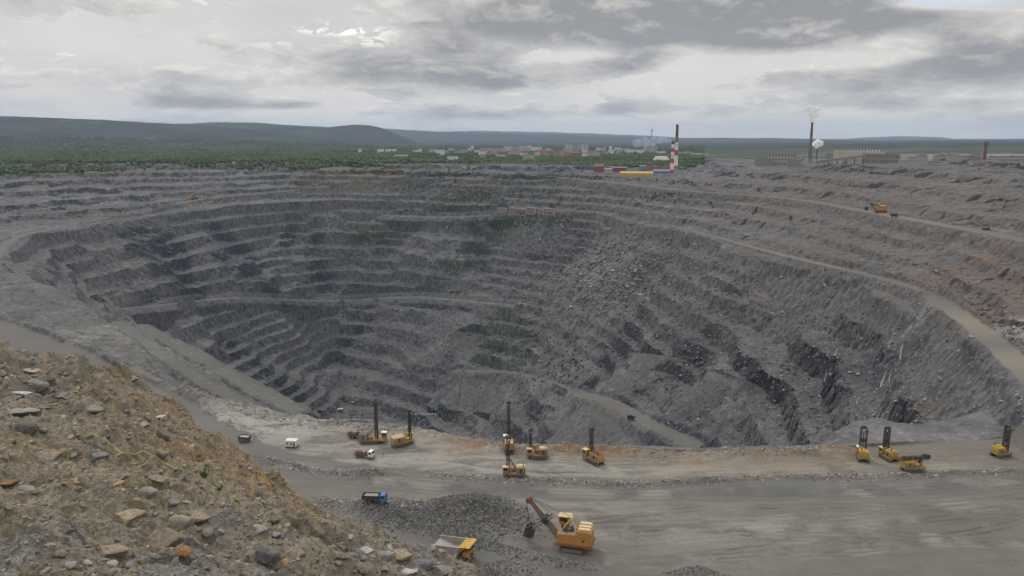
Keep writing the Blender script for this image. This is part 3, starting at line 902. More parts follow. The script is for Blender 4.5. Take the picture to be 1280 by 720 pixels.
def hit(px, py, near=130.0):
    """ground point seen along a sight line"""
    d = ray(px, py)
    L = math.hypot(d[0], d[1])
    j = int(round((math.atan2(d[0], d[1]) - TH0) / (TH1 - TH0) * (NC - 1)))
    col = GZ[:, min(max(j, 0), NC - 1)]
    zl = CH + d[2] / L * RR
    k = np.nonzero((zl < col) & (RR > near))[0]
    i = k[0] if len(k) else len(RR) - 1
    r = RR[i]
    if i > 0 and len(k):
        a, b = zl[i - 1] - col[i - 1], zl[i] - col[i]
        f = a / (a - b) if a > 0 else 1.0
        r = RR[i - 1] + f * (RR[i] - RR[i - 1])
    x, y = d[0] / L * r, d[1] / L * r
    return Vector((x, y, Z(x, y)))


# ------------------------------------------------------------------ plain and hills beyond the rim
RIDGES = [  # distance, depth of the ridge, crest line (survey pixels)
    (6500, 1500, [(-400, 140), (-200, 142), (0, 145), (60, 147), (130, 150), (200, 154), (260, 158), (340, 164), (420, 173), (480, 180), (520, 186)]),
    (8200, 1200, [(60, 190), (160, 164), (215, 155), (270, 152.5), (320, 153), (350, 155.5), (400, 158), (440, 162), (500, 176), (540, 188)]),
    (7200, 900, [(330, 190), (380, 168), (415, 158), (445, 155.5), (462, 156.5), (478, 160), (496, 168), (520, 177), (550, 190)]),
    (12500, 2200, [(380, 172), (450, 160), (500, 162), (560, 165), (640, 167), (700, 168.5), (760, 171), (840, 172.5), (940, 172.5), (1020, 173.5), (1100, 176), (1180, 180), (1250, 184), (1400, 190)]),
    (17500, 2500, [(420, 182), (520, 165), (600, 163.5), (680, 165), (760, 167.5), (830, 171), (900, 176)]),
    (21000, 1500, [(980, 178), (1040, 175), (1090, 171.5), (1130, 170), (1170, 171.5), (1230, 177), (1270, 180)]),
    (15500, 1800, [(1080, 186), (1160, 181), (1210, 178), (1255, 174.5), (1300, 173), (1400, 170), (1550, 178)]),
]


def plain(x, y):
    r = np.hypot(x, y)
    k = np.minimum(1.0, 5200 / r)
    base = upper(x * k, y * k)
    th = np.arctan2(x, y)
    hill = np.zeros(r.shape, np.float32)
    z = base + sm(2000, 3200, r) * (fbm(x, y, 1500, 3, 300) * 4)
    for D, w, pts in RIDGES:
        ths, zs = [], []
        for px, py in pts:
            X, Y, zz = at_dist(px, py, D)
            ths.append(math.atan2(X, Y)); zs.append(zz)
        top = np.interp(th, ths, zs, left=-50, right=-50)
        top = top + (fbm(x, y, 700, 4, 310) * 5 + fbm(x, y, 90, 2, 333) * 1.5) * D / 9000
        g = np.exp(-((r - D) / w) ** 2) * np.clip(1 - np.abs(r - D) / (2.4 * w), 0, 1)
        g = g / 1.0
        h = base + np.maximum(top - base, 0) * g
        hill = np.maximum(hill, sm(4, 40, h - base))
        z = np.maximum(z, h)
    return z, hill


pr = np.concatenate([np.geomspace(2050, 6000, 150), np.geomspace(6030, 26000, 260)])
pt = np.linspace(R(-50), R(50), 900)
PRG, PTG = np.meshgrid(pr, pt, indexing='ij')
PX_, PY_ = PRG * np.sin(PTG), PRG * np.cos(PTG)
PZ_, PH_ = plain(PX_, PY_)
PZ_[0] -= 3
bare = np.zeros(PX_.shape, np.float32)


def bare_spot(px, py, rx, ry, amp, D=None):
    x0, y0 = (at_dist(px, py, D)[:2] if D else at_z(px, py, 58))
    c = math.atan2(x0, y0)
    dx = (PX_ * math.cos(c) - PY_ * math.sin(c)); dy = np.hypot(PX_, PY_) - math.hypot(x0, y0)
    return amp * np.exp(-(dx - (x0 * math.cos(c) - y0 * math.sin(c))) ** 2 / rx ** 2 - (dy / ry) ** 2)


for a in [(60, 178, 900, 700, .9), (150, 181, 500, 300, .7), (700, 192, 700, 160, .4), (560, 189, 600, 160, .4), (1000, 196, 900, 400, .5), (1150, 194, 900, 400, .6)]:
    bare = np.maximum(bare, bare_spot(*a))
bare = np.maximum(bare, bare_spot(493, 166, 130, 420, .8, 7250)) * (0.5 + 0.6 * fbm(PX_, PY_, 250, 3, 350))
o = mesh_from('hills', np.stack([PX_, PY_, PZ_], -1).reshape(-1, 3), grid_faces(*PX_.shape), M_PLAIN,
              {'bare': np.clip(bare, 0, 1), 'hill': np.maximum(PH_, sm(3600, 4800, PRG))}, smooth=True)
structure(o)

# land under and around everything else, out to the horizon
pr2 = np.concatenate([np.linspace(300, 26000, 60)])
pt2 = np.linspace(R(44), R(316), 120)
A2, B2 = np.meshgrid(pr2, pt2, indexing='ij')
X2, Y2 = A2 * np.sin(B2), A2 * np.cos(B2)
Z2 = upper(np.clip(X2, -1500, 1500), np.clip(Y2, -300, 1500)).clip(0, 95) - 2
o = mesh_from('outer_land', np.stack([X2, Y2, Z2], -1).reshape(-1, 3), grid_faces(*X2.shape), M_PLAIN, {'bare': np.full(X2.shape, .2), 'hill': np.zeros(X2.shape)}, smooth=True)
structure(o)


# ------------------------------------------------------------------ haze: thin even air over the whole land
def build_haze():
    bm = bmesh.new()
    bmesh.ops.create_cube(bm, size=1.0)
    lo = min(float(GZ.min()), -262.0) - 1.0
    hi = 560.0
    bmesh.ops.scale(bm, vec=(54000, 54000, hi - lo), verts=bm.verts)
    bmesh.ops.translate(bm, vec=(0, 0, (hi + lo) / 2), verts=bm.verts)
    me = bpy.data.meshes.new('haze'); bm.to_mesh(me); bm.free()
    o = bpy.data.objects.new('haze', me); COL.objects.link(o)
    m, t = new_mat('haze_air')
    v = t.n('ShaderNodeVolumePrincipled', ins={'Color': (0.58, 0.745, 1.0, 1), 'Density': HAZE_D, 'Anisotropy': 0.25})
    out = t.n('ShaderNodeOutputMaterial')
    t.link(v.outputs[0], out.inputs['Volume'])
    me.materials.append(m)
    o['kind'] = 'stuff'


HAZE_D = 4.4e-5
build_haze()


# ------------------------------------------------------------------ the spoil mound the picture is taken from
MC = [  # survey pixel and horizontal distance
    (-260, 410, 19), (-120, 425, 17), (0, 447, 15.5), (45, 470, 14), (100, 486, 13), (160, 497, 12.2), (205, 514, 12), (250, 534, 11.6), (290, 566, 10.8), (330, 603, 9.8), (372, 634, 9.0),
    (408, 662, 8.3), (450, 682, 7.8), (500, 697, 7.3), (550, 716, 6.9), (600, 734, 6.5),
    (0, 500, 10.6), (60, 520, 9.6), (130, 540, 9.0), (200, 560, 8.9), (255, 590, 8.3), (300, 630, 7.6), (350, 660, 7.2), (420, 700, 6.4), (480, 720, 6.2),
    (-120, 520, 9.5), (-120, 620, 6.6), (-120, 730, 4.6), (0, 580, 7.4), (80, 600, 7.0), (150, 610, 6.9), (220, 640, 6.4), (0, 650, 5.9), (100, 670, 5.7), (200, 690, 5.6), (300, 700, 5.7),
    (0, 730, 4.7), (150, 730, 4.8), (300, 740, 5.0), (420, 745, 5.3), (0, 900, 3.0), (300, 900, 3.1), (600, 900, 3.4)]
_mp = []
for px, py, d in MC:
    x, y, z = at_dist(px, py, d)
    _mp.append((x, y, z))
    if MC.index((px, py, d)) < 16:                      # behind the crest the bank drops away
        for k, sl in ((0.5, .42), (3, 0.72), (14, 0.78), (60, .80)):
            L = math.hypot(x, y)
            _mp.append((x * (L + k) / L, y * (L + k) / L, z - k * sl))
for deg in (-70, -55, -40, -25, -10, 0, 10, 25, 40, 60):
    a = R(deg)
    if deg >= 0:
        for d in (2.0, 3.5, 6, 9, 14, 30, 70):
            zz = CH - 1.9 - 0.80 * d - (0.25 if deg > 5 else 0)
            _mp.append((d * math.sin(a), d * math.cos(a), zz))
    _mp.append((150 * math.sin(a), 150 * math.cos(a), -4.0 if deg > -12 else -2.0))
    _mp.append((0.8 * math.sin(a), 0.8 * math.cos(a), CH - 2.0))
for a, d, z in ((-70, 12, CH - 4.6), (-70, 25, CH - 7), (-55, 20, CH - 5.6), (-55, 34, CH - 18), (-90, 10, CH - 4), (90, 6, CH - 5), (180, 3, CH - 1.9), (180, 10, CH - 1.5), (-120, 8, CH - 2.4), (120, 8, CH - 3)):
    _mp.append((d * math.sin(R(a)), d * math.cos(R(a)), z))
_mp = np.array(_mp)
_k = len(_mp)
_B = np.zeros((_k + 3, _k + 3))
_mc = _mp[:, :2] / 10
_B[:_k, :_k] = np.sqrt(((_mc[:, None] - _mc[None]) ** 2).sum(-1)) - np.eye(_k) * 0.012
_B[:_k, _k] = 1; _B[:_k, _k + 1:] = _mc; _B[_k, :_k] = 1; _B[_k + 1:, :_k] = _mc.T
_mw = np.linalg.solve(_B, np.concatenate([_mp[:, 2], np.zeros(3)]))


def mound(x, y):
    x = np.asarray(x, np.float64); y = np.asarray(y, np.float64)
    X, Y = x / 10, y / 10
    z = _mw[_k] + _mw[_k + 1] * X + _mw[_k + 2] * Y
    for i in range(_k):
        z = z + _mw[i] * np.sqrt((X - _mc[i, 0]) ** 2 + (Y - _mc[i, 1]) ** 2)
    r = np.hypot(x, y)
    f = np.clip(r / 9, 0.3, 3)
    wx, wy = x + 0.25 * fbm(x, y, 0.8, 2, 401), y + 0.25 * fbm(x, y, 0.8, 2, 402)
    z = z + 0.20 * f * fbm(x, y, 2.6, 3, 403)
    lumps = fbm(wx, wy, 0.62, 4, 405, 0.55)
    z = z + 0.115 * f * lumps
    w1, w2, wc = worley(wx, wy, 0.34, 407)
    z = z + (0.055 * (0.75 - w1) + 0.06 * (wc - 0.5)) * np.clip(0.6 + lumps, 0.1, 1.5)
    w1, w2, wc2 = worley(x, y, 0.11, 409)
    z = z + 0.030 * (0.7 - w1) + 0.016 * (wc2 - .5)
    z = z + 0.035 * fbm(x, y, 0.22, 3, 411, 0.6, ridge=True)
    # small gullies down the far flank
    fl = sm(7.5, 10, r)
    z = z + fl * 0.06 * fbm(x * 2.2 - y * 0.6, y * 0.25, 0.9, 3, 413, ridge=True)
    return z, wc


def mound_material():
    m, t = new_mat('spoil_soil')
    tc = t.n('ShaderNodeTexCoord')
    p = tc.outputs['Object']
    big = t.noise(p, 0.42, 5, 0.6)
    mid = t.noise(p, 2.1, 6, 0.65)
    fine = t.noise(p, 13.0, 6, 0.7)
    vf = t.noise(p, 48.0, 4, 0.7)
    col = t.mix(t.sstep(mid, 0.30, 0.70), (0.205, 0.180, 0.130), (0.375, 0.325, 0.232))
    col = t.mix(t.math('MULTIPLY', t.sstep(big, 0.50, 0.62), 0.6), col, (0.37, 0.285, 0.175))
    col = t.mix(t.math('MULTIPLY', t.sstep(t.noise(t.vmap(p, (1, 1, 1), (7, 3, 1)), 0.7, 5, 0.65), 0.56, 0.66), 0.85), col, (0.235, 0.224, 0.205))
    col = t.mix(t.math('MULTIPLY', t.math('MULTIPLY', attr(t, 'rust'), 0.65), t.sstep(t.math('ADD', mid, t.math('MULTIPLY', fine, 0.3)), 0.50, 0.74)), col, (0.36, 0.225, 0.11))
    col = t.mix(t.math('MULTIPLY', attr(t, 'grey'), t.sstep(mid, 0.36, 0.56)), col, (0.25, 0.242, 0.225))
    col = t.mix(t.math('MULTIPLY', t.sstep(fine, 0.52, 0.70), 0.6), col, (0.42, 0.355, 0.26))
    col = t.mix(t.math('MULTIPLY', t.sstep(fine, 0.46, 0.28), 0.75), col, (0.060, 0.049, 0.036))  # crevice shade put into the colour: darker where the fine noise dips
    col = t.mix(t.math('MULTIPLY', t.sstep(vf, 0.58, 0.74), 0.5), col, (0.46, 0.42, 0.35))
    col = t.mix(t.math('MULTIPLY', t.sstep(vf, 0.42, 0.28), 0.4), col, (0.07, 0.06, 0.05))
    h = t.math('ADD', fine, t.math('MULTIPLY', vf, 0.45))
    finish(t, col, 0.95, h, 1.0, 0.06, spec=0.2)
    return m


M_SOIL = mound_material()
mth = np.concatenate([np.linspace(R(-175), R(-42), 130), np.linspace(R(-41.9), R(2), int(1150 * RES)), np.linspace(R(2.2), R(180), 200)])
mr = np.concatenate([np.geomspace(0.6, 3.9, 60), np.geomspace(3.92, 17, int(760 * RES)), np.geomspace(17.2, 165, 170)])
MR, MT = np.meshgrid(mr, mth, indexing='ij')
MX, MY = MR * np.sin(MT), MR * np.cos(MT)
MZ, _wc = mound(MX, MY)
# the bank ends on the bench
def mspot(px, py, d, rx, amp):
    x, y, _ = at_dist(px, py, d)
    return amp * np.exp(-((MX - x) ** 2 + (MY - y) ** 2) / rx ** 2)


rustm = np.clip(mspot(20, 462, 14.5, 1.7, 1) + mspot(300, 570, 10.4, 1.3, .9) + mspot(230, 545, 10.6, 1.3, .8) + mspot(350, 618, 9.2, 1.0, .9) + mspot(200, 520, 11.4, 1.2, .6) + mspot(395, 650, 8.3, .6, .6) + mspot(240, 590, 8.6, 0.9, .6), 0, 1)
greym = np.clip(mspot(80, 490, 12.5, 1.4, 1) + mspot(15, 510, 10.4, 1.2, .8) + mspot(150, 715, 5.0, .8, 1) + mspot(0, 715, 4.9, 1.0, .9) + mspot(290, 720, 5.2, .6, .9) + mspot(40, 560, 8.2, 1, .5) + mspot(220, 545, 10, .7, .5) + mspot(500, 705, 7.0, 1.0, .9), 0, 1)
o = mesh_from('spoil_mound', np.stack([MX, MY, MZ], -1).reshape(-1, 3), grid_faces(*MX.shape), M_SOIL, {'rust': rustm, 'grey': greym})
structure(o)


def MZat(x, y):
    return float(mound(np.array([x]), np.array([y]))[0][0])


def mhit(px, py, near=2.5, far=18.0):
    """point of the mound seen along a sight line"""
    d = ray(px, py)
    L = math.hypot(d[0], d[1])
    rr_ = np.linspace(near, far, 700)
    x, y = d[0] / L * rr_, d[1] / L * rr_
    zl = CH + d[2] / L * rr_
    zz, _ = mound(x, y)
    k = np.nonzero(zl < zz)[0]
    if len(k) == 0:
        return None
    i = k[0]
    return Vector((x[i], y[i], float(zz[i]))), float(rr_[i])


# ------------------------------------------------------------------ helpers for things and their parts
class MB:
    """collects simple solids and links them as one mesh"""
    def __init__(self):
        self.v, self.f = [], []

    def add(self, vs, fs):
        b = len(self.v)
        self.v += [tuple(p) for p in vs]
        self.f += [tuple(i + b for i in f) for f in fs]
        return self

    def box(self, c, s, rot=None, taper=1.0):
        vs = []
        for z in (-.5, .5):
            k = taper if z > 0 else 1.0
            for x, y in ((-.5, -.5), (.5, -.5), (.5, .5), (-.5, .5)):
                vs.append(Vector((x * s[0] * k, y * s[1] * k, z * s[2])))
        if rot is not None:
            m = Euler(rot).to_matrix()
            vs = [m @ v for v in vs]
        vs = [v + Vector(c) for v in vs]
        return self.add(vs, [(3, 2, 1, 0), (4, 5, 6, 7), (0, 1, 5, 4), (1, 2, 6, 5), (2, 3, 7, 6), (3, 0, 4, 7)])

    def cyl(self, a, b, r0, r1=None, n=10):
        a, b = Vector(a), Vector(b)
        r1 = r0 if r1 is None else r1
        q = (b - a).to_track_quat('Z', 'Y')
        vs = []
        for p, r in ((a, r0), (b, r1)):
            for k in range(n):
                an = 2 * math.pi * k / n
                vs.append(p + q @ Vector((math.cos(an) * r, math.sin(an) * r, 0)))
        fs = [(k, (k + 1) % n, n + (k + 1) % n, n + k) for k in range(n)]
        return self.add(vs, fs + [tuple(range(n - 1, -1, -1)), tuple(range(n, 2 * n))])

    def bar(self, a, b, w, h=None):
        """square beam between two points"""
        a, b = Vector(a), Vector(b)
        h = h or w
        q = (b - a).to_track_quat('Z', 'Y')
        vs = []
        for p in (a, b):
            for x, y in ((-.5, -.5), (.5, -.5), (.5, .5), (-.5, .5)):
                vs.append(p + q @ Vector((x * w, y * h, 0)))
        return self.add(vs, [(3, 2, 1, 0), (4, 5, 6, 7), (0, 1, 5, 4), (1, 2, 6, 5), (2, 3, 7, 6), (3, 0, 4, 7)])

    def prism(self, prof, y0, y1):
        """profile in x,z swept along y"""
        n = len(prof)
        vs = [(x, y0, z) for x, z in prof] + [(x, y1, z) for x, z in prof]
        fs = [tuple(range(n)), tuple(range(2 * n - 1, n - 1, -1))] + [(k, n + k, n + (k + 1) % n, (k + 1) % n) for k in range(n)]
        return self.add(vs, fs)

    def tube(self, pts, r, n=6):
        pts = [Vector(p) for p in pts]
        vs = []
        for i, p in enumerate(pts):
            d = (pts[min(i + 1, len(pts) - 1)] - pts[max(i - 1, 0)]).normalized()
            q = d.to_track_quat('Z', 'Y')
            for k in range(n):
                an = 2 * math.pi * k / n
                vs.append(p + q @ Vector((math.cos(an) * r, math.sin(an) * r, 0)))
        fs = []
        for i in range(len(pts) - 1):
            for k in range(n):
                fs.append((i * n + k, i * n + (k + 1) % n, (i + 1) * n + (k + 1) % n, (i + 1) * n + k))
        return self.add(vs, fs + [tuple(range(n - 1, -1, -1)), tuple(range((len(pts) - 1) * n, len(pts) * n))])

    def build(self, name, mat, parent=None, bevel=0.0, smooth=False):
        me = bpy.data.meshes.new(name)
        me.from_pydata(self.v, [], self.f)
        bm = bmesh.new(); bm.from_mesh(me)
        bmesh.ops.recalc_face_normals(bm, faces=bm.faces)
        if bevel:
            bmesh.ops.bevel(bm, geom=bm.edges[:] , offset=bevel, segments=1, affect='EDGES', clamp_overlap=True)
        bm.to_mesh(me); bm.free()
        if smooth:
            me.polygons.foreach_set('use_smooth', [True] * len(me.polygons))
        me.materials.append(mat)
        o = bpy.data.objects.new(name, me)
        COL.objects.link(o)
        if parent:
            o.parent = parent
        return o


def tag(o, label, cat, group=None, kind=None):
    o['label'] = label
    o['category'] = cat
    if group:
        o['group'] = group
    if kind:
        o['kind'] = kind
    return o


def thing(name, label, cat, loc=(0, 0, 0), rz=0.0, group=None, scale=1.0):
    o = bpy.data.objects.new(name, None)
    COL.objects.link(o)
    o.empty_display_size = 0.5
    o.location = loc
    o.rotation_euler = (0, 0, rz)
    o.scale = (scale,) * 3
    return tag(o, label, cat, group)


def copy_tree(o, parent=None):
    c = o.copy()
    COL.objects.link(c)
    c.parent = parent
    for ch in [q for q in o.children]:
        copy_tree(ch, c)
    return c


def heading(dx, dy):
    return math.atan2(dy, dx)


YEL = paint('rig_yellow', (0.50, 0.30, 0.04), 0.6, 0.75)
ORA = paint('rig_orange', (0.44, 0.195, 0.045), 0.65, 0.85)
SHO = paint('shovel_amber', (0.46, 0.215, 0.045), 0.6, 0.55, scale=0.5)
CREAM = paint('shovel_cream', (0.60, 0.46, 0.27), 0.65, 0.6)
RED = paint('frame_red', (0.27, 0.065, 0.035), 0.6, 0.65)
DARK = paint('dark_steel', (0.045, 0.043, 0.042), 0.6, 0.35)
GREY = paint('grey_steel', (0.20, 0.195, 0.185), 0.65, 0.4)
BLACK = paint('rubber', (0.022, 0.022, 0.022), 0.85, 0.55)
WHITE = paint('white_paint', (0.72, 0.70, 0.65), 0.5, 0.30)
BLUE = paint('cab_blue', (0.05, 0.16, 0.36), 0.4, 0.30)
NAVY = paint('tipper_navy', (0.022, 0.027, 0.052), 0.5, 0.35)
RUSTY = paint('rusty_brown', (0.22, 0.085, 0.045), 0.75, 0.5)
MAROON = paint('tank_maroon', (0.25, 0.035, 0.06), 0.6, 0.3)
TRAY = paint('tray_grey', (0.29, 0.28, 0.25), 0.6, 0.5, scale=0.6)


def glass_mat():
    m, t = new_mat('cab_glass')
    finish(t, (0.02, 0.025, 0.03), 0.08, spec=0.6)
    return m


GLASS = glass_mat()


def crawler(parent, cx, cy, L, w, h, frame_mat):
    r = h / 2
    prof = []
    for k in range(7):
        a = math.pi / 2 + math.pi * k / 6
        prof.append((cx - L / 2 + r + math.cos(a) * r, r + math.sin(a) * r))
    for k in range(7):
        a = -math.pi / 2 + math.pi * k / 6
        prof.append((cx + L / 2 - r + math.cos(a) * r, r + math.sin(a) * r))
    b = MB().prism(prof, cy - w / 2, cy + w / 2)
    n = int(L / 0.5)
    for k in range(n):                                     # grousers
        x = cx - L / 2 + r + (L - h) * k / max(n - 1, 1)
        b.box((x, cy, h + 0.03), (0.12, w * 1.02, 0.08)).box((x, cy, 0.02), (0.12, w * 1.02, 0.06))
    o = b.build('crawler', BLACK, parent)
    f = MB().box((cx, cy, r), (L - h * 1.1, w * 1.12, h * 0.42))
    for k in range(5):
        x = cx - L / 2 + r + (L - h) * k / 4
        f.cyl((x, cy - w * 0.57, r * 0.8), (x, cy + w * 0.57, r * 0.8), r * 0.45, n=12)
    f.build('track_frame', frame_mat, o)
    return o


def lattice(mb, x0, y0, z0, sx, sy, H, step=1.5, w=0.16, faces=4):
    """upright four post mast with zig-zag bracing"""
    c = [(x0 - sx / 2, y0 - sy / 2), (x0 + sx / 2, y0 - sy / 2), (x0 + sx / 2, y0 + sy / 2), (x0 - sx / 2, y0 + sy / 2)]
    for x, y in c:
        mb.bar((x, y, z0), (x, y, z0 + H), w * 1.5)
    n = int(H / step)
    for i in range(n):
        za, zb = z0 + H * i / n, z0 + H * (i + 1) / n
        for k in range(4):
            a, b = c[k], c[(k + 1) % 4]
            if i % 2:
                a, b = b, a
            mb.bar((*a, za), (*b, zb), w)
            mb.bar((*a, zb), (*b, zb), w)
    return mb


def handrail(mb, pts, z, h=1.0, r=0.035):
    for a, b in zip(pts[:-1], pts[1:]):
        for q in (h * 0.5, h):
            mb.cyl((a[0], a[1], z + q), (b[0], b[1], z + q), r, n=5)
    for a in pts:
        mb.cyl((a[0], a[1], z), (a[0], a[1], z + h), r, n=5)
    return mb


def drill_rig(name, label, loc, rz, H=15.0, body=ORA, house_len=4.6, deck_len=10.0, head=None, twin=False, lowered=False, cab_mat=None, cab_roof=None,
              mast_x=2.2, house_mat=None, mast_w=1.1, scale=1.0, roof=None):
    g = thing(name, label, 'drilling rig', loc, rz, 'drilling rigs on the working bench', scale)
    cab_mat = cab_mat or body
    for s in (-1, 1):
        crawler(g, -0.4, s * 1.55, 5.6, 0.85, 1.15, DARK)
    MB().box((0, 0, 1.35), (deck_len, 3.5, 0.45)).build('main_frame', body if not lowered else body, g, 0.04)
    hx = -deck_len / 2 + house_len / 2 + 0.2
    b = MB().box((hx, 0, 2.65), (house_len, 3.0, 2.1))
    b.build('machinery_house', house_mat or body, g, 0.07)
    r_ = MB().box((hx, 0, 3.78), (house_len * 0.96, 2.8, 0.14))
    for k in range(3):
        r_.box((hx - house_len * 0.3 + k * house_len * 0.3, 0.2, 4.0), (0.8, 1.4, 0.35))
    r_.build('house_roof', roof or CREAM, g)
    for s in (-1, 1):
        for k in range(3):
            MB().box((hx - house_len * 0.32 + k * house_len * 0.32, s * 1.53, 2.55), (house_len * 0.24, 0.06, 1.4)).build('louver_door', DARK if k == 1 else GREY, g)
    MB().cyl((hx - house_len * 0.3, 0.9, 3.8), (hx - house_len * 0.3, 0.9, 5.2), 0.14).build('exhaust_pipe', DARK, g)
    MB().cyl((hx + house_len * 0.62, -0.6, 2.35), (hx + house_len * 0.62 + 1.6, -0.6, 2.35), 0.62, n=14).build('air_tank', body, g)
    # driver's cab at the mast end
    cx = deck_len / 2 - 0.9
    cb = MB().box((cx, 1.0, 2.75), (1.9, 1.7, 2.3)).build('cab', cab_mat, g, 0.06)
    MB().box((cx + 0.93, 1.0, 3.15), (0.08, 1.35, 1.0)).build('windscreen', GLASS, cb)
    MB().box((cx, 1.83, 3.15), (1.3, 0.08, 0.95)).build('side_window', GLASS, cb)
    MB().box((cx, 0.17, 3.15), (1.3, 0.08, 0.95)).build('side_window', GLASS, cb)
    MB().box((cx, 1.0, 3.98), (2.15, 1.9, 0.14)).build('cab_roof', cab_roof or CREAM, cb)
    # levelling jacks
    for x, y in ((deck_len / 2 - 0.4, -1.55), (deck_len / 2 - 0.4, 1.75), (-deck_len / 2 + 0.6, -1.6), (-deck_len / 2 + 0.6, 1.6)):
        MB().cyl((x, y, 0.08), (x, y, 2.1), 0.17).cyl((x, y, -0.05), (x, y, 0.14), 0.48, n=12).build('jack', GREY, g)
    handrail(MB(), [(-deck_len / 2, -1.75), (-deck_len / 4, -1.75), (0, -1.75), (deck_len / 4, -1.75), (deck_len / 2, -1.75)], 1.58).build('handrail', YEL, g)
    if lowered:
        m = MB()
        L = H
        for y in (-0.55, 0.55):
            for z in (4.25, 5.15):
                m.bar((-L / 2, y, z), (L / 2, y, z), 0.24)
        n = 9
        for i in range(n):
            xa, xb = -L / 2 + L * i / n, -L / 2 + L * (i + 1) / n
            for y in (-0.55, 0.55):
                za, zb = (4.25, 5.15) if i % 2 else (5.15, 4.25)
                m.bar((xa, y, za), (xb, y, zb), 0.16)
            m.bar((xb, -0.55, 5.15), (xb, 0.55, 5.15), 0.14)
        mo = m.build('mast', DARK, g)
        MB().cyl((-L / 2 + 0.4, 0.1, 4.7), (L / 2 - 0.4, 0.1, 4.7), 0.2).build('drill_rod', DARK, mo)
        MB().cyl((L / 2 + 0.2, -0.7, 5.1), (L / 2 + 0.2, 0.7, 5.1), 0.95, n=14).box((L / 2 - 0.5, 0, 5.5), (1.2, 1.3, 0.9)).build('mast_head', DARK, mo)
        MB().box((-L / 2 - 0.2, 0, 4.6), (0.9, 1.3, 1.4)).build('drill_head', RUSTY, mo)
        for a_, b_ in (((2.8, -0.6, 1.5), (2.8, -0.4, 4.3)), ((2.8, 0.6, 1.5), (2.8, 0.4, 4.3)), ((-3.6, -0.6, 3.6), (-3.6, -0.5, 4.3))):
            MB().bar(a_, b_, 0.25).build('mast_rest', body, g)
        return g
    if twin:
        m = MB()
        for dy in (-0.95, 0.95):
            lattice(m, mast_x, dy, 1.0, 0.55, 0.5, H if dy > 0 else H * 0.93, 1.3, 0.10)
        for z in (2.5, H * 0.85):
            m.bar((mast_x, -0.8, z), (mast_x, 0.8, z), 0.14)
        mo = m.build('mast', DARK, g)
    else:
        mo = lattice(MB(), mast_x, 0, 0.9, mast_w * .85, mast_w * 0.75, H, 1.5, 0.12).build('mast', DARK, g)
    MB().cyl((mast_x, 0.0, 0.2), (mast_x, 0.0, H - 0.6), 0.19, n=8).build('drill_rod', DARK, mo)
    MB().box((mast_x, 0, H * 0.62), (mast_w * 1.1, 1.0, 1.1)).build('rotary_head', DARK, mo)
    hd = MB().box((mast_x, 0, H + 0.95), (mast_w * 1.35, mast_w * 1.25, 0.7))
    if head:
        hd.add([(mast_x - .8, -.8, H + 1.3), (mast_x + .8, -.8, H + 1.3), (mast_x + .8, .8, H + 1.3), (mast_x - .8, .8, H + 1.3), (mast_x, 0, H + 2.7)],
               [(0, 1, 2, 3), (0, 1, 4), (1, 2, 4), (2, 3, 4), (3, 0, 4)])
    hd.cyl((mast_x - 0.7, -0.35, H + 1.3), (mast_x - 0.7, 0.35, H + 1.3), 0.4, n=10).build('mast_head', head or DARK, mo)
    MB().bar((mast_x - 3.4, -0.9, 1.6), (mast_x - 0.4, -0.5, H * 0.5), 0.18).bar((mast_x - 3.4, 0.9, 1.6), (mast_x - 0.4, 0.5, H * 0.5), 0.18).build('mast_brace', DARK, g)
    for s in (-1, 1):
        MB().bar((mast_x, s * 0.9, 1.4), (mast_x, s * 0.55, 4.8), 0.3).build('mast_bracket', body, g)
    # dust curtain and hose reel at the collar
    MB().box((mast_x, 0, 0.65), (1.5, 1.5, 1.0), taper=0.8).build('dust_skirt', BLACK, g)
    return g


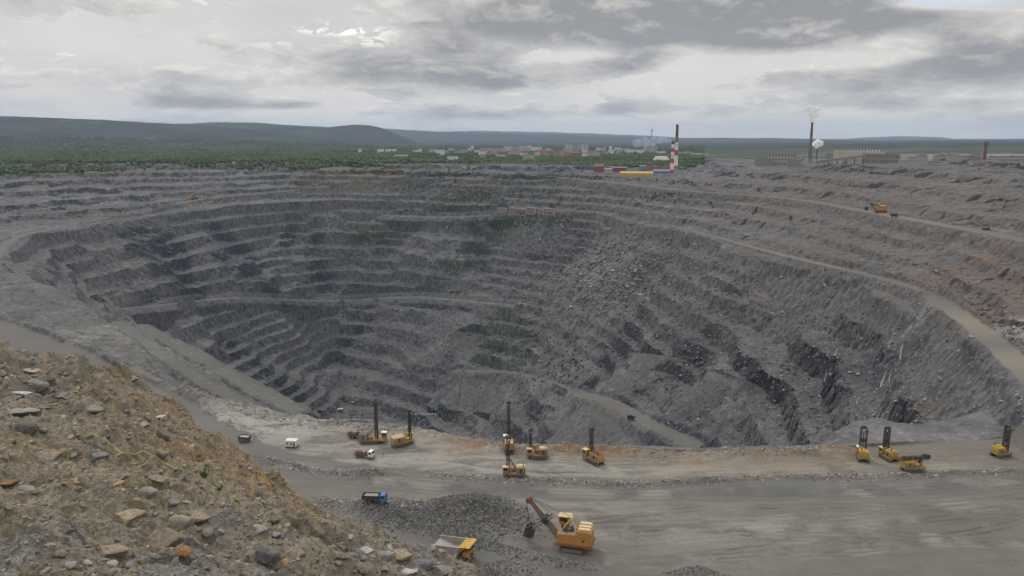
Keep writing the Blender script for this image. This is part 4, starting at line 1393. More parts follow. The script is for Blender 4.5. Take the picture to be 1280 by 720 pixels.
def mining_shovel(name, label, loc, rz, scale=1.0, group='rope shovels in the pit', detail=True):
    g = thing(name, label, 'excavator', loc, rz, group, scale)
    for s in (-1, 1):
        crawler(g, 0, s * 2.35, 7.4, 1.35, 1.75, GREY)
    MB().box((0, 0, 1.25), (4.6, 3.6, 1.1)).cyl((0, 0, 1.75), (0, 0, 2.25), 2.3, n=24).build('carbody', DARK, g)
    MB().box((-0.7, 0, 2.5), (11.2, 6.3, 0.5)).build('revolving_frame', RED, g, 0.05)
    ho = MB().prism([(-6.1, 2.76), (-6.1, 7.3), (-5.7, 7.55), (-1.75, 7.55), (-1.5, 7.3), (-1.5, 6.2), (4.4, 6.0), (4.6, 5.8), (4.6, 2.76)], -3.0, 3.0).build('machinery_house', SHO, g, 0.06)
    for y in (-1.9, 0.1, 1.9):
        MB().prism([(-5.7, 7.57), (-5.7, 8.0), (-5.4, 8.25), (-2.2, 8.25), (-1.9, 8.0), (-1.9, 7.57)], y - 0.62, y + 0.62).build('roof_vent', CREAM, ho, 0.05)
    MB().box((-3.6, 3.03, 4.6), (0.55, 0.08, 0.75)).build('hatch', DARK, ho)
    MB().box((-0.2, 3.03, 4.0), (0.95, 0.08, 2.0)).build('door', SHO, ho)
    MB().box((-0.7, 3.03, 2.95), (10.4, 0.07, 0.28)).build('skirt_band', RED, ho)
    MB().box((1.6, 0.3, 6.2), (5.2, 5.2, 0.12), rot=(0, 0.034, 0)).build('front_deck', TRAY, ho)
    MB().cyl((0.3, -0.8, 6.75), (0.3, 1.5, 6.75), 0.6, n=14).box((1.9, 1.3, 6.6), (1.5, 1.1, 0.8)).box((3.1, -0.2, 6.5), (0.9, 1.8, 0.7)).build('winch', DARK, g)
    handrail(MB(), [(4.4, 2.8), (3, 2.8), (1.4, 2.8), (0, 2.8), (-1.4, 2.8)], 6.1).build('handrail', YEL, g)
    handrail(MB(), [(-6.3, -2.6), (-6.3, -1), (-6.3, 1), (-6.3, 2.6)], 2.75).build('rear_railing', RED, g)
    # operator's cab on the off side
    cb = MB().box((2.9, -2.0, 8.6), (3.4, 2.5, 2.5)).build('cab', SHO, g, 0.1)
    MB().box((4.62, -2.0, 8.75), (0.08, 2.1, 1.6)).build('windscreen', GLASS, cb)
    for y, n in ((-0.73, 0), (-3.27, 1)):
        MB().box((3.1, y, 8.9), (2.3, 0.07, 1.15)).build('side_window', GLASS, cb)
    MB().box((2.9, -2.0, 9.97), (3.9, 2.9, 0.18)).build('cab_roof', CREAM, cb)
    MB().box((2.9, -2.0, 6.8), (2.4, 2.0, 1.3)).build('cab_pedestal', ORA, g)
    # gantry
    ga = MB()
    for y in (-1.5, 1.5):
        ga.bar((-1.4, y, 6.2), (0.4, y * 0.6, 10.6), 0.32).bar((3.8, y, 6.0), (0.4, y * 0.6, 10.6), 0.26)
    ga.bar((0.4, -1.0, 10.6), (0.4, 1.0, 10.6), 0.4)
    ga.build('gantry', CREAM, g)
    # boom
    bo = MB()
    tip, root = Vector((14.0, 0, 14.6)), Vector((4.5, 0, 3.0))
    for y in (-1.0, 1.0):
        a, c = root + Vector((0, y, 0)), tip + Vector((0, y * 0.45, 0))
        up = Vector((-0.55, 0, 0.45))
        bo.bar(a, c, 0.34, 0.5)
        bo.bar(a + up * 1.2, c + up * 0.5, 0.26, 0.3)
        for k in range(9):
            p, q = a.lerp(c, k / 9), a.lerp(c, (k + 1) / 9)
            u = up * (1.2 - 0.7 * k / 9)
            bo.bar(p + (u if k % 2 else Vector()), q + (Vector() if k % 2 else u), 0.16)
    for k in range(1, 9):
        p = root.lerp(tip, k / 9)
        bo.bar(p + Vector((0, -0.8, 0)), p + Vector((0, 0.8, 0)), 0.2)
    bo = bo.build('boom', paint('boom_brown', (0.19, 0.13, 0.10), .7, .5), g)
    MB().cyl((14.0, -0.75, 14.6), (14.0, -0.2, 14.6), 0.95, n=20).cyl((14.0, 0.2, 14.6), (14.0, 0.75, 14.6), 0.95, n=20).build('sheave', RUSTY, bo)
    ro = MB()
    for y in (-0.45, 0.45):
        ro.cyl((0.4, y, 10.6), (13.9, y, 15.3), 0.07, n=5)
        ro.cyl((0.6, y * 0.6, 7.0), (13.6, y * 0.9, 15.5), 0.05, n=5)
    ro.build('suspension_rope', DARK, bo)
    # saddle block, handle and bucket
    MB().box((8.6, 0, 8.9), (2.0, 3.0, 1.9), rot=(0, -0.9, 0)).cyl((8.6, -1.7, 8.9), (8.6, 1.7, 8.9), 0.55, n=14).build('saddle_block', DARK, bo)
    ha = MB()
    for y in (-1.15, 1.15):
        ha.bar((6.2, y, 10.6), (12.9, y, 5.6), 0.62, 0.7)
    ha.bar((6.3, -1.15, 10.5), (6.3, 1.15, 10.5), 0.5).bar((12.7, -1.15, 5.75), (12.7, 1.15, 5.75), 0.6)
    ha.build('dipper_handle', GREY, g)
    bk = MB().prism([(12.5, 6.6), (12.3, 3.2), (13.0, 2.3), (15.1, 2.9), (15.0, 3.3), (13.2, 2.9), (12.8, 3.4), (13.0, 6.4)], -1.4, 1.4)
    for y in (-1.4, 1.4):
        bk.prism([(12.5, 6.6), (12.3, 3.2), (13.0, 2.3), (15.2, 2.9), (15.0, 5.7)], y - 0.1, y + 0.1)
    for y in (-1.1, -0.37, 0.37, 1.1):
        bk.box((15.5, y, 3.0), (0.8, 0.28, 0.22), rot=(0, -0.25, 0))
    bk = bk.build('bucket', DARK, g)
    MB().bar((13.4, -1.3, 6.0), (13.9, 0, 7.6), 0.2).bar((13.4, 1.3, 6.0), (13.9, 0, 7.6), 0.2).build('bail', RUSTY, bk)
    MB().cyl((13.95, -0.2, 7.5), (14.9, -0.2, 14.4), 0.06, n=5).cyl((13.95, 0.2, 7.5), (14.9, 0.2, 14.4), 0.06, n=5).build('hoist_rope', DARK, g)
    return g


def wheel(parent, x, y, r, w, hub=None):
    t_ = MB().cyl((x, y - w / 2, r), (x, y + w / 2, r), r, n=20).build('wheel', BLACK, parent, 0.05)
    MB().cyl((x, y - w / 2 - 0.03, r), (x, y + w / 2 + 0.03, r), r * 0.5, n=14).build('rim', hub or ORA, t_)
    return t_


def haul_truck(name, label, loc, rz, body=ORA, tray=TRAY, canopy=YEL, scale=1.0, group='haul trucks'):
    g = thing(name, label, 'dump truck', loc, rz, group, scale)
    for s in (-1, 1):
        wheel(g, 3.3, s * 2.1, 1.3, 1.0)
        wheel(g, -2.4, s * 2.15, 1.3, 0.95)
        wheel(g, -2.4, s * 1.05, 1.3, 0.95)
    MB().box((0.3, -0.75, 1.75), (9.0, 0.45, 0.8)).box((0.3, 0.75, 1.75), (9.0, 0.45, 0.8)).box((-2.4, 0, 1.5), (1.0, 3.6, 0.8)).box((3.3, 0, 1.6), (0.7, 3.4, 0.5)).build('chassis', DARK, g)
    MB().box((4.2, 0, 2.4), (2.2, 4.6, 0.3)).build('front_deck', body, g)
    gr = MB().box((4.9, 0, 2.0), (0.8, 2.2, 1.9)).build('bonnet', body, g, 0.06)
    MB().box((5.33, 0, 2.1), (0.08, 1.7, 1.3)).build('grille', DARK, gr)
    for s in (-1, 1):
        MB().cyl((5.22, s * 1.6, 1.75), (5.4, s * 1.6, 1.75), 0.24, n=12).build('headlight', WHITE, g)
    MB().box((5.1, 0, 1.15), (0.5, 4.9, 0.5)).build('bumper', body, g, 0.04)
    cb = MB().box((4.2, 1.15, 3.4), (1.7, 1.9, 1.75)).build('cab', body, g, 0.08)
    MB().box((5.08, 1.15, 3.7), (0.08, 1.6, 0.95)).build('windscreen', GLASS, cb)
    for y in (0.18, 2.12):
        MB().box((4.2, y, 3.7), (1.2, 0.07, 0.85)).build('side_window', GLASS, cb)
    MB().box((4.2, -1.2, 2.9), (1.5, 1.7, 0.75)).build('engine_box', body, g, 0.06)
    la = MB()
    for y in (-1.05, -0.55):
        la.bar((5.5, y - 1, 0.6), (5.35, y - 1, 2.5), 0.06)
    for k in range(5):
        la.bar((5.48 - k * 0.03, -2.05, 0.8 + k * 0.38), (5.48 - k * 0.03, -1.55, 0.8 + k * 0.38), 0.05)
    la.build('ladder', YEL, g)
    # open tray: floor, two sides, headboard, canopy over the cab
    tr = MB()
    fl = [(-5.6, 3.35), (-5.55, 3.6), (-0.6, 2.55), (2.2, 2.95), (2.75, 4.75), (2.95, 4.75), (2.4, 2.7), (-0.5, 2.25)]
    tr.prism(fl, -2.55, 2.55)
    for s in (-1, 1):
        tr.prism([(-5.6, 3.35), (-5.75, 4.25), (2.85, 5.0), (2.4, 2.7), (-0.5, 2.25)], s * 2.6 - 0.09, s * 2.6 + 0.09)
        tr.box((-1.45, s * 2.72, 4.55), (8.7, 0.2, 0.24), rot=(0, -0.087, 0))
        for x in (-4.2, -2.6, -1.0, 0.6):
            tr.box((x, s * 2.74, 3.45 + (x + 4.2) * 0.02), (0.22, 0.14, 1.35))
    tr = tr.build('tray', tray, g)
    ca = MB().prism([(2.5, 4.85), (2.5, 5.05), (5.0, 5.42), (5.75, 5.36), (5.75, 5.16), (5.0, 5.2)], -2.72, 2.72)
    for k in range(4):
        ca.box((3.6, -1.9 + k * 1.27, 5.27), (2.2, 0.14, 0.10), rot=(0, -0.14, 0))
    ca.build('canopy', canopy, tr)
    MB().box((3.1, 0, 4.2), (0.14, 5.2, 1.3)).build('headboard', canopy, tr)
    return g


def road_truck(name, label, loc, rz, cab=BLUE, box=NAVY, kind='tipper', L=7.6, group='trucks on the bench', load=None, cat='truck'):
    g = thing(name, label, cat, loc, rz, group)
    for x in (L / 2 - 1.3, -L / 2 + 2.3, -L / 2 + 1.1):
        for s in (-1, 1):
            wheel(g, x, s * 1.02, 0.52, 0.36, GREY)
    MB().box((0, -0.42, 0.95), (L - 0.6, 0.14, 0.28)).box((0, 0.42, 0.95), (L - 0.6, 0.14, 0.28)).build('chassis', DARK, g)
    cx = L / 2 - 1.1
    c = MB().prism([(cx - 0.95, 0.75), (cx - 0.95, 2.75), (cx - 0.7, 2.95), (cx + 0.6, 2.95), (cx + 0.98, 2.0), (cx + 1.05, 0.75)], -1.2, 1.2).build('cab', cab, g, 0.05)
    MB().box((cx + 0.82, 0, 2.42), (0.06, 2.0, 0.85), rot=(0, -0.38, 0)).build('windscreen', GLASS, c)
    for s in (-1, 1):
        MB().box((cx - 0.1, s * 1.21, 2.3), (0.95, 0.05, 0.7)).build('side_window', GLASS, c)
        MB().cyl((cx + 1.0, s * 0.85, 1.15), (cx + 1.09, s * 0.85, 1.15), 0.13, n=10).build('headlight', WHITE, c)
    MB().box((cx + 1.1, 0, 0.7), (0.2, 2.4, 0.35)).build('bumper', DARK, g)
    x0, x1 = -L / 2, cx - 1.1
    if kind == 'tipper':
        t_ = MB().box(((x0 + x1) / 2, 0, 1.3), (x1 - x0, 2.3, 0.14))
        for s in (-1, 1):
            t_.box(((x0 + x1) / 2, s * 1.2, 1.95), (x1 - x0, 0.1, 1.4))
            t_.box(((x0 + x1) / 2, s * 1.25, 2.66), (x1 - x0, 0.12, 0.12))
            for k in range(5):
                t_.box((x0 + 0.4 + k * (x1 - x0 - 0.8) / 4, s * 1.28, 1.95), (0.12, 0.08, 1.35))
        t_.box((x1, 0, 2.05), (0.1, 2.4, 1.6)).box((x0, 0, 1.95), (0.1, 2.4, 1.4))
        t_ = t_.build('tipper_body', box, g)
        if load:
            MB().box(((x0 + x1) / 2, 0, 2.15), (x1 - x0 - 0.25, 2.2, 0.8), taper=0.8).build('load', load, t_)
    elif kind == 'rack':
        t_ = MB().box(((x0 + x1) / 2, 0, 1.3), (x1 - x0, 2.4, 0.22)).build('flatbed', DARK, g)
        rnd = random.Random(int(L * 100) + len(name))
        for k in range(4):
            x = x0 + 0.7 + k * (x1 - x0 - 1.2) / 3
            MB().box((x, rnd.uniform(-.3, .3), 1.95), (0.95, 1.7, 1.1 + rnd.uniform(0, .3)), rot=(0, 0, rnd.uniform(-.2, .2))).build('cargo_box', [box, RUSTY, GREY, box][k], g, 0.04)
        MB().cyl((x0 + 0.3, 0.9, 2.0), (x1 - 0.2, 0.9, 2.0), 0.28, n=10).build('hose_reel', RUSTY, g)
        handrail(MB(), [(x0, -1.15), (x0 + 1.6, -1.15), (x0 + 3.2, -1.15), (x1, -1.15)], 1.4, 0.9, 0.04).build('side_rail', RED, g)
    return g


# ------------------------------------------------------------------ machines on the bench
def face(p, q):
    """heading on the ground from one survey pixel to another"""
    a, b = hit(*p), hit(*q)
    return heading(b.x - a.x, b.y - a.y)


def put(px, py, dz=0.0):
    v = hit(px, py)
    return (v.x, v.y, v.z + dz)


sh_loc = put(716, 686)
mining_shovel('mining_shovel', 'amber rope shovel with rusty boom digging at the broken rock heap', sh_loc, math.atan2(0.25, -0.97), 0.92)
haul_truck('haul_truck', 'dump truck with empty grey tray and orange canopy on the lower road', put(568, 697), math.atan2(-0.36, 0.93))
road_truck('tipper_truck', 'small tipper truck with blue cab and dark body beside the rubble heap', put(469, 628), math.atan2(-0.06, 1.0), load=paint('load_rock', (0.24, 0.23, 0.22), .9, .4))
road_truck('service_truck', 'service truck with white cab and red cargo, nearest the standing worker', put(456, 572), math.atan2(-0.22, 1.0), cab=WHITE, box=RED, kind='rack', L=7.4)
road_truck('supply_truck', 'brown loaded truck behind the tall black mast, furthest left of the machines', put(445, 547), math.atan2(-0.12, 1.0), cab=RUSTY, box=RUSTY, kind='rack', L=6.2)

drill_rig('drill_rig', 'long low drilling rig with tall black mast under a pointed head', put(466, 553), math.atan2(-0.05, 1.0), 15.0, ORA, 3.2, 10.4, head=DARK, mast_x=1.6, cab_roof=WHITE, house_mat=GREY, mast_w=1.25, roof=GREY)
drill_rig('drill_rig', 'bright yellow drilling rig with one slim dark mast, right of the long low rig', put(503, 556), math.atan2(0.52, 0.86), 12.2, YEL, 4.6, 8.6, mast_x=3.2, mast_w=1.0)
drill_rig('drill_rig', 'drilling rig seen end on at the berm with the tallest dark mast', put(636, 561), math.atan2(1.0, -0.05), 17.0, ORA, 4.4, 8.4, mast_x=0.8, mast_w=1.5, cab_roof=WHITE)
drill_rig('drill_rig', 'orange drilling rig with long dark middle, lowest in the row by the road', put(643, 595), math.atan2(0.02, -1.0), 13.4, ORA, 3.0, 7.8, mast_x=2.2, mast_w=1.4)
drill_rig('drill_rig', 'orange drilling rig with short mast halfway between berm and road', put(672, 572), math.atan2(0.04, -1.0), 9.8, ORA, 3.0, 7.6, mast_x=2.6, mast_w=1.1, cab_mat=ORA, house_mat=RUSTY)
drill_rig('drill_rig', 'yellow drilling rig pointing away left with a brown mast by the orange berm', put(742, 577), math.atan2(0.80, -0.60), 11.2, YEL, 4.6, 8.2, mast_x=1.4, mast_w=1.2, roof=RUSTY)
drill_rig('drill_rig', 'compact yellow drilling rig with twin black masts, left of the two close together', put(1078, 574), math.atan2(0.9, 0.25), 10.8, YEL, 3.4, 6.0, mast_x=1.6, twin=True, roof=YEL, cab_roof=WHITE)
drill_rig('drill_rig', 'compact yellow drilling rig with twin black masts and pale cab roof, above the lowered rig', put(1110, 574), math.atan2(0.9, -0.25), 10.6, YEL, 3.2, 6.0, mast_x=1.6, twin=True, roof=YEL, cab_roof=CREAM)
drill_rig('drill_rig', 'yellow drilling rig with its dark mast laid flat for travel', put(1140, 588), math.atan2(0.08, 1.0), 9.6, YEL, 3.4, 7.6, lowered=True, roof=YEL)
drill_rig('drill_rig', 'yellow drilling rig with twin black masts standing alone at the right edge', put(1251, 570), math.atan2(0.22, 1.0), 10.6, YEL, 3.4, 6.6, mast_x=1.5, twin=True, roof=YEL)


# white crew cabin on skids
g = thing('crew_cabin', 'white crew cabin on skids with two dark windows beside the road', 'cabin', put(365, 559), math.atan2(-0.16, 1.0))
w_ = MB().box((0, 0, 1.75), (4.2, 2.5, 2.2)).build('wall', WHITE, g, 0.04)
MB().prism([(-2.25, 2.88), (-2.1, 3.1), (2.1, 3.1), (2.25, 2.88)], -1.4, 1.4).build('roof', paint('cabin_roof', (0.6, 0.59, 0.55), .6, .4), g)
for x in (-1.2, 0.35):
    f_ = MB().box((x, -1.27, 1.95), (0.8, 0.08, 0.8)).build('window', WHITE, g)
    MB().box((x, -1.32, 1.95), (0.62, 0.04, 0.62)).build('pane', GLASS, f_)
d_ = MB().box((1.45, -1.27, 1.7), (0.75, 0.07, 1.9)).build('door', GREY, g)
MB().cyl((1.2, -1.34, 1.7), (1.2, -1.34, 1.85), 0.04, n=6).build('handle', DARK, d_)
for y in (-0.9, 0.9):
    MB().bar((-2.4, y, 0.22), (2.4, y, 0.22), 0.3).bar((-1.4, y, 0.2), (-1.4, y, 0.7), 0.25).bar((1.4, y, 0.2), (1.4, y, 0.7), 0.25).build('skid', DARK, g)

# dark open skip
g = thing('skip_container', 'dark open skip with sloping ends heaped with pale spoil', 'container', put(306, 552), math.atan2(-0.2, 1.0))
s_ = MB().prism([(-1.5, 0.15), (-2.2, 2.3), (-2.05, 2.3), (-1.4, 0.3), (1.4, 0.3), (2.05, 2.3), (2.2, 2.3), (1.5, 0.15)], -1.3, 1.3)
for y in (-1.3, 1.3):
    s_.prism([(-1.5, 0.15), (-2.2, 2.3), (2.2, 2.3), (1.5, 0.15)], y - 0.06, y + 0.06)
s_.bar((-2.2, -1.35, 2.3), (2.2, -1.35, 2.3), 0.14).bar((-2.2, 1.35, 2.3), (2.2, 1.35, 2.3), 0.14)
s_.build('shell', DARK, g)
MB().add([(-1.9, -1.2, 2.0), (1.9, -1.2, 2.0), (1.9, 1.2, 2.0), (-1.9, 1.2, 2.0), (-0.6, 0.1, 2.5), (0.8, -0.2, 2.45)],
         [(0, 1, 5, 4), (1, 2, 5), (2, 3, 4, 5), (3, 0, 4), (3, 2, 1, 0)]).build('load', paint('pale_spoil', (0.40, 0.385, 0.35), .9, .4), g)
for x in (-0.9, 0, 0.9):
    MB().box((x, -1.4, 1.2), (0.12, 0.1, 1.9)).build('rib', GREY, g)

# worker
def person(label, loc, rz):
    sk = {'pel': (0, 0, .95), 'wa': (0, 0, 1.12), 'ch': (0.01, 0, 1.35), 'nk': (0.0, 0, 1.5), 'hd': (0.03, 0, 1.63), 'tp': (0.02, 0, 1.76),
          'hl': (0, .10, .90), 'kl': (0.04, .12, .50), 'al': (-0.02, .13, .08), 'tl': (0.13, .14, .04),
          'hr': (0, -.10, .90), 'kr': (0.0, -.13, .50), 'ar': (-0.07, -.14, .08), 'tr': (0.08, -.15, .04),
          'sl': (0, .19, 1.42), 'el': (-0.03, .26, 1.14), 'wl': (0.06, .27, .90), 'fl': (0.09, .27, .80),
          'sr': (0, -.19, 1.42), 'er': (-0.03, -.27, 1.14), 'wr': (0.08, -.26, .92), 'fr': (0.12, -.25, .82)}
    rad = {'pel': .15, 'wa': .14, 'ch': .17, 'nk': .065, 'hd': .10, 'tp': .07, 'hl': .10, 'kl': .07, 'al': .055, 'tl': .045, 'hr': .10, 'kr': .07, 'ar': .055, 'tr': .045,
           'sl': .08, 'el': .055, 'wl': .042, 'fl': .035, 'sr': .08, 'er': .055, 'wr': .042, 'fr': .035}
    ed = [('pel', 'wa'), ('wa', 'ch'), ('ch', 'nk'), ('nk', 'hd'), ('hd', 'tp'), ('pel', 'hl'), ('hl', 'kl'), ('kl', 'al'), ('al', 'tl'), ('pel', 'hr'), ('hr', 'kr'), ('kr', 'ar'), ('ar', 'tr'),
          ('ch', 'sl'), ('sl', 'el'), ('el', 'wl'), ('wl', 'fl'), ('ch', 'sr'), ('sr', 'er'), ('er', 'wr'), ('wr', 'fr')]
    ks = list(sk)
    me = bpy.data.meshes.new('person')
    me.from_pydata([sk[k] for k in ks], [(ks.index(a), ks.index(b)) for a, b in ed], [])
    o = bpy.data.objects.new('person', me)
    COL.objects.link(o)
    md = o.modifiers.new('skin', 'SKIN')
    for i, k in enumerate(ks):
        sv = me.skin_vertices[0].data[i]
        sv.radius = (rad[k], rad[k])
        sv.use_root = (k == 'pel')
    o.modifiers.new('sub', 'SUBSURF').render_levels = 1
    me.materials.append(paint('work_clothes', (0.035, 0.037, 0.045), .85, .25))
    o.location = loc
    o.rotation_euler = (0, 0, rz)
    MB().cyl((0.02, 0, 1.66), (0.02, 0, 1.72), 0.15, 0.135, n=12).cyl((0.02, 0, 1.72), (0.02, 0, 1.80), 0.125, 0.06, n=12).build('helmet', paint('helmet', (0.08, 0.06, 0.03), .5, .2), o)
    tag(o, 'worker in dark clothes standing beside the red and white service truck', 'person')
    return o


person('', put(479, 571), math.atan2(-0.3, -1))

# machines far off
mining_shovel('mining_shovel', 'distant orange shovel facing left on the upper haul road at right', put(1099, 266), math.atan2(0.05, -1.0), 0.92)
mining_shovel('mining_shovel', 'tiny orange shovel working high on the far left benches', put(239, 250), math.atan2(-0.3, 1.0), 0.85)
haul_truck('haul_truck', 'small dark dump truck on the upper haul road below the distant shovel', put(1117, 271.5), math.atan2(-0.3, 1.0), DARK, DARK, DARK, 0.62)
haul_truck('haul_truck', 'dark dump truck with pale tray on the upper road near the right edge', put(1232, 287), math.atan2(-0.05, 1.0), DARK, TRAY, DARK, 0.52)
haul_truck('haul_truck', 'dark dump truck going up the ramp inside the pit', put(789, 525, 0.2), math.atan2(0.6, -0.8), DARK, DARK, DARK, 0.7)
for px, py, s, lab in ((425, 514, .75, 'tiny white topped dump truck on the pit floor, nearest the tall black mast'), (443, 505, .75, 'tiny dump truck with pale tray by the dark wall foot, right of the others'),
                       (429, 500, .75, 'tiny dark dump truck among rubble on the pit floor, furthest back'), (400, 516, .75, 'tiny dark dump truck on the left of the pit floor')):
    haul_truck('haul_truck', lab, put(px, py, .1), math.atan2(-0.4, 1.0), DARK, WHITE if 'dark dump' not in lab else DARK, WHITE if 'white' in lab else DARK, s)

# pipes and sacks on a ledge down in the pit
PIPE = paint('pale_pipe', (0.62, 0.60, 0.56), .6, .25)
for i, (px, py, dx, dy) in enumerate(((511, 516, 1, 1.6), (515, 517, 1, 1.6), (521, 518, 1, .15), (526, 517, 1, 2), (529, 518, 1, 2), (532, 518, 1, 2))):
    a = put(px, py, 0.5)
    L_ = 7.5
    n_ = math.hypot(dx, dy)
    o = MB().cyl((-L_ / 2, 0, 0), (L_ / 2, 0, 0), 0.55, n=10).build('pale_pipe', PIPE, None)
    o.location = a; o.rotation_euler = (0, 0, heading(dx, dy))
    tag(o, 'pale pipe lying in a row on the ledge deep in the pit' if i != 2 else 'pale pipe lying crosswise between the others on the pit ledge', 'pipe', 'pale pipes on the pit ledge')
for i, px in enumerate((534, 537.5, 540.5, 544)):
    a = put(px, 518.5, 0.2)
    b_ = MB()
    for k in range(5):
        b_.cyl((0, 0, k * 0.42), (0, 0, k * 0.42 + 0.42), 1.25 * math.cos(k * 0.28), 1.25 * math.cos((k + 1) * 0.28), n=12)
    o = b_.build('white_sack', WHITE, None)
    o.location = a
    tag(o, 'round white sack standing in a short row at the end of the pale pipes', 'sack', 'white sacks on the pit ledge')

# old concrete walls on the far road
CONC = paint('old_concrete', (0.34, 0.31, 0.28), .85, .4, scale=.3)
PINK = paint('red_brick_infill', (0.26, 0.17, 0.15), .85, .4, scale=.3)


def ruin(label, px0, px1, py, h, n, fill=None):
    a, b = Vector(put(px0, py)), Vector(put(px1, py))
    L = (b - a).length
    g = thing('concrete_wall', label, 'ruin', a, heading(b.x - a.x, b.y - a.y), 'old concrete walls on the far road')
    m = MB()
    for k in range(n + 1):
        m.box((L * k / n, 0, h / 2 - 1), (1.4, 2.4, h + 2))
    m.build('pillar', CONC, g)
    MB().box((L / 2, 0, h - 0.7), (L + 1.6, 2.6, 1.6)).build('lintel', CONC, g)
    MB().box((L / 2, 0.6, h / 2 - 1), (L, 0.8, h)).build('infill', fill or CONC, g)
    MB().box((L / 2, -1.6, -0.6), (L + 2, 3.4, 2.2)).build('footing', CONC, g)


ruin('low pale concrete wall, left end of the old structures on the far road', 623, 633, 265.5, 8, 2)
ruin('longest old concrete wall with pinkish infill below the far road', 638, 658, 266.5, 10, 4, PINK)
ruin('pink and white concrete frame in the middle of the old structures', 659, 669, 266.5, 10, 3, PINK)
ruin('plain grey concrete wall, right end of the old structures on the far road', 680, 693, 267.5, 9, 1)

# thin dark pipe hanging down the pit face
pl = [Vector(hit(577 - k * 0.8, 474 + k * 5.2)) + Vector((0, -0.6, 0.5)) for k in range(8)]
o = MB().tube(pl, 0.75, 6).build('drain_pipe', DARK, None)
tag(o, 'thin dark pipe running down the grey pit face above the drills', 'pipe')
# bent white post on the edge of the bench
v = Vector(put(456, 524))
o = MB().tube([v, v + Vector((-0.5, 0, 1.8)), v + Vector((-0.9, 0, 3.8)), v + Vector((-1.2, 0.1, 5.6))], 0.28, 6).build('white_post', WHITE, None)
tag(o, 'leaning white post on the bench edge left of the tall black mast', 'post')
# white ice and seepage crusts hanging on the rock faces
ICE = paint('ice_crust', (0.37, 0.37, 0.365), .6, .7, scale=.5)
for (xa, ya, xb, yb, w0, w1, lab) in ((1047, 434, 1043, 446, .5, 2.2, 'white ice streak, widest of the pair below the upper ledge of the right wall'), (1036, 438, 1034, 445, .3, 1.4, 'short white ice streak left of the widest pair on the right wall'),
        (1033, 465, 1031, 477, .5, 1.8, 'white ice streak alone low in the dark hollow of the right wall'), (1113, 424, 1110, 438, .5, 1.5, 'left of two tall white ice streaks high on the right wall'),
        (1129, 428, 1125, 450, .6, 1.8, 'right of two tall white ice streaks high on the right wall'), (1108, 464, 1101, 485, .6, 1.9, 'long slanting white ice streak in the middle of the right wall'),
        (1114, 463, 1111, 478, .3, 1.0, 'thin white ice streak beside the long slanting one'), (1074, 495, 1070, 505, .3, 1.0, 'small white ice streak lowest on the right wall'),
        (434, 398, 424, 460, .5, 1.1, 'long thin white ice streak on the far dark wall')):
    n_ = 9
    c_ = [hit(xa + (xb - xa) * k / (n_ - 1), ya + (yb - ya) * k / (n_ - 1), 300) for k in range(n_)]
    md = c_[n_ // 2].length
    c_ = [p if abs(p.length - md) < 60 else c_[n_ // 2].lerp(p, 0.1) for p in c_]
    rd_ = random.Random(int(xa))
    vs, fs = [], []
    tl = Vector((0, 0, CH)) 
    for k, p in enumerate(c_):
        w_ = (w0 + (w1 - w0) * k / (n_ - 1)) * rd_.uniform(.35, .95) * (0.15 if k in (0, n_ - 1) else .8)
        side = Vector((p.y, -p.x, 0)).normalized()
        out_ = (tl - p); out_.z = 0; out_.normalize()
        for q, f_ in ((-1, .1), (-.45, .9), (.45, 1.0), (1, .1)):
            vs.append(p + side * w_ * q + out_ * (f_ * .8) + Vector((0, 0, .1)))
        for q in (1, -1):
            vs.append(p + side * w_ * q - out_ * 1.2 - Vector((0, 0, .4)))
    for k in range(n_ - 1):
        for j in range(6):
            a_, b_ = k * 6 + j, k * 6 + (j + 1) % 6
            fs.append((a_, b_, b_ + 6, a_ + 6))
    fs += [tuple(range(6)), tuple(range(n_ * 6 - 1, n_ * 6 - 7, -1))]
    tag(MB().add(vs, fs).build('ice_streak', ICE, None), lab, 'ice')


# ------------------------------------------------------------------ stones
def rock_shape(seed, sub=3, flat=1.0, cuts=9):
    rng = np.random.default_rng(seed)
    bm = bmesh.new()
    bmesh.ops.create_icosphere(bm, subdivisions=sub, radius=1.0)
    co = np.array([v.co[:] for v in bm.verts])
    fs = np.array([[v.index for v in f.verts] for f in bm.faces])
    bm.free()
    for _ in range(cuts + 5):
        n = rng.normal(size=3); n /= np.linalg.norm(n)
        h = rng.uniform(0.44, 0.80)
        d = co @ n - h
        co = co - np.outer(np.maximum(d, 0), n) * 0.96
    s = rng.uniform(0.75, 1.3, 3) * (1, 1, flat)
    co *= s
    ph = rng.uniform(0, 9, 3)
    co += 0.05 * np.stack([fbm(co[:, (i + 1) % 3] + ph[i], co[:, (i + 2) % 3], 0.5, 2, seed) for i in range(3)], -1)
    return co.astype(np.float32), fs


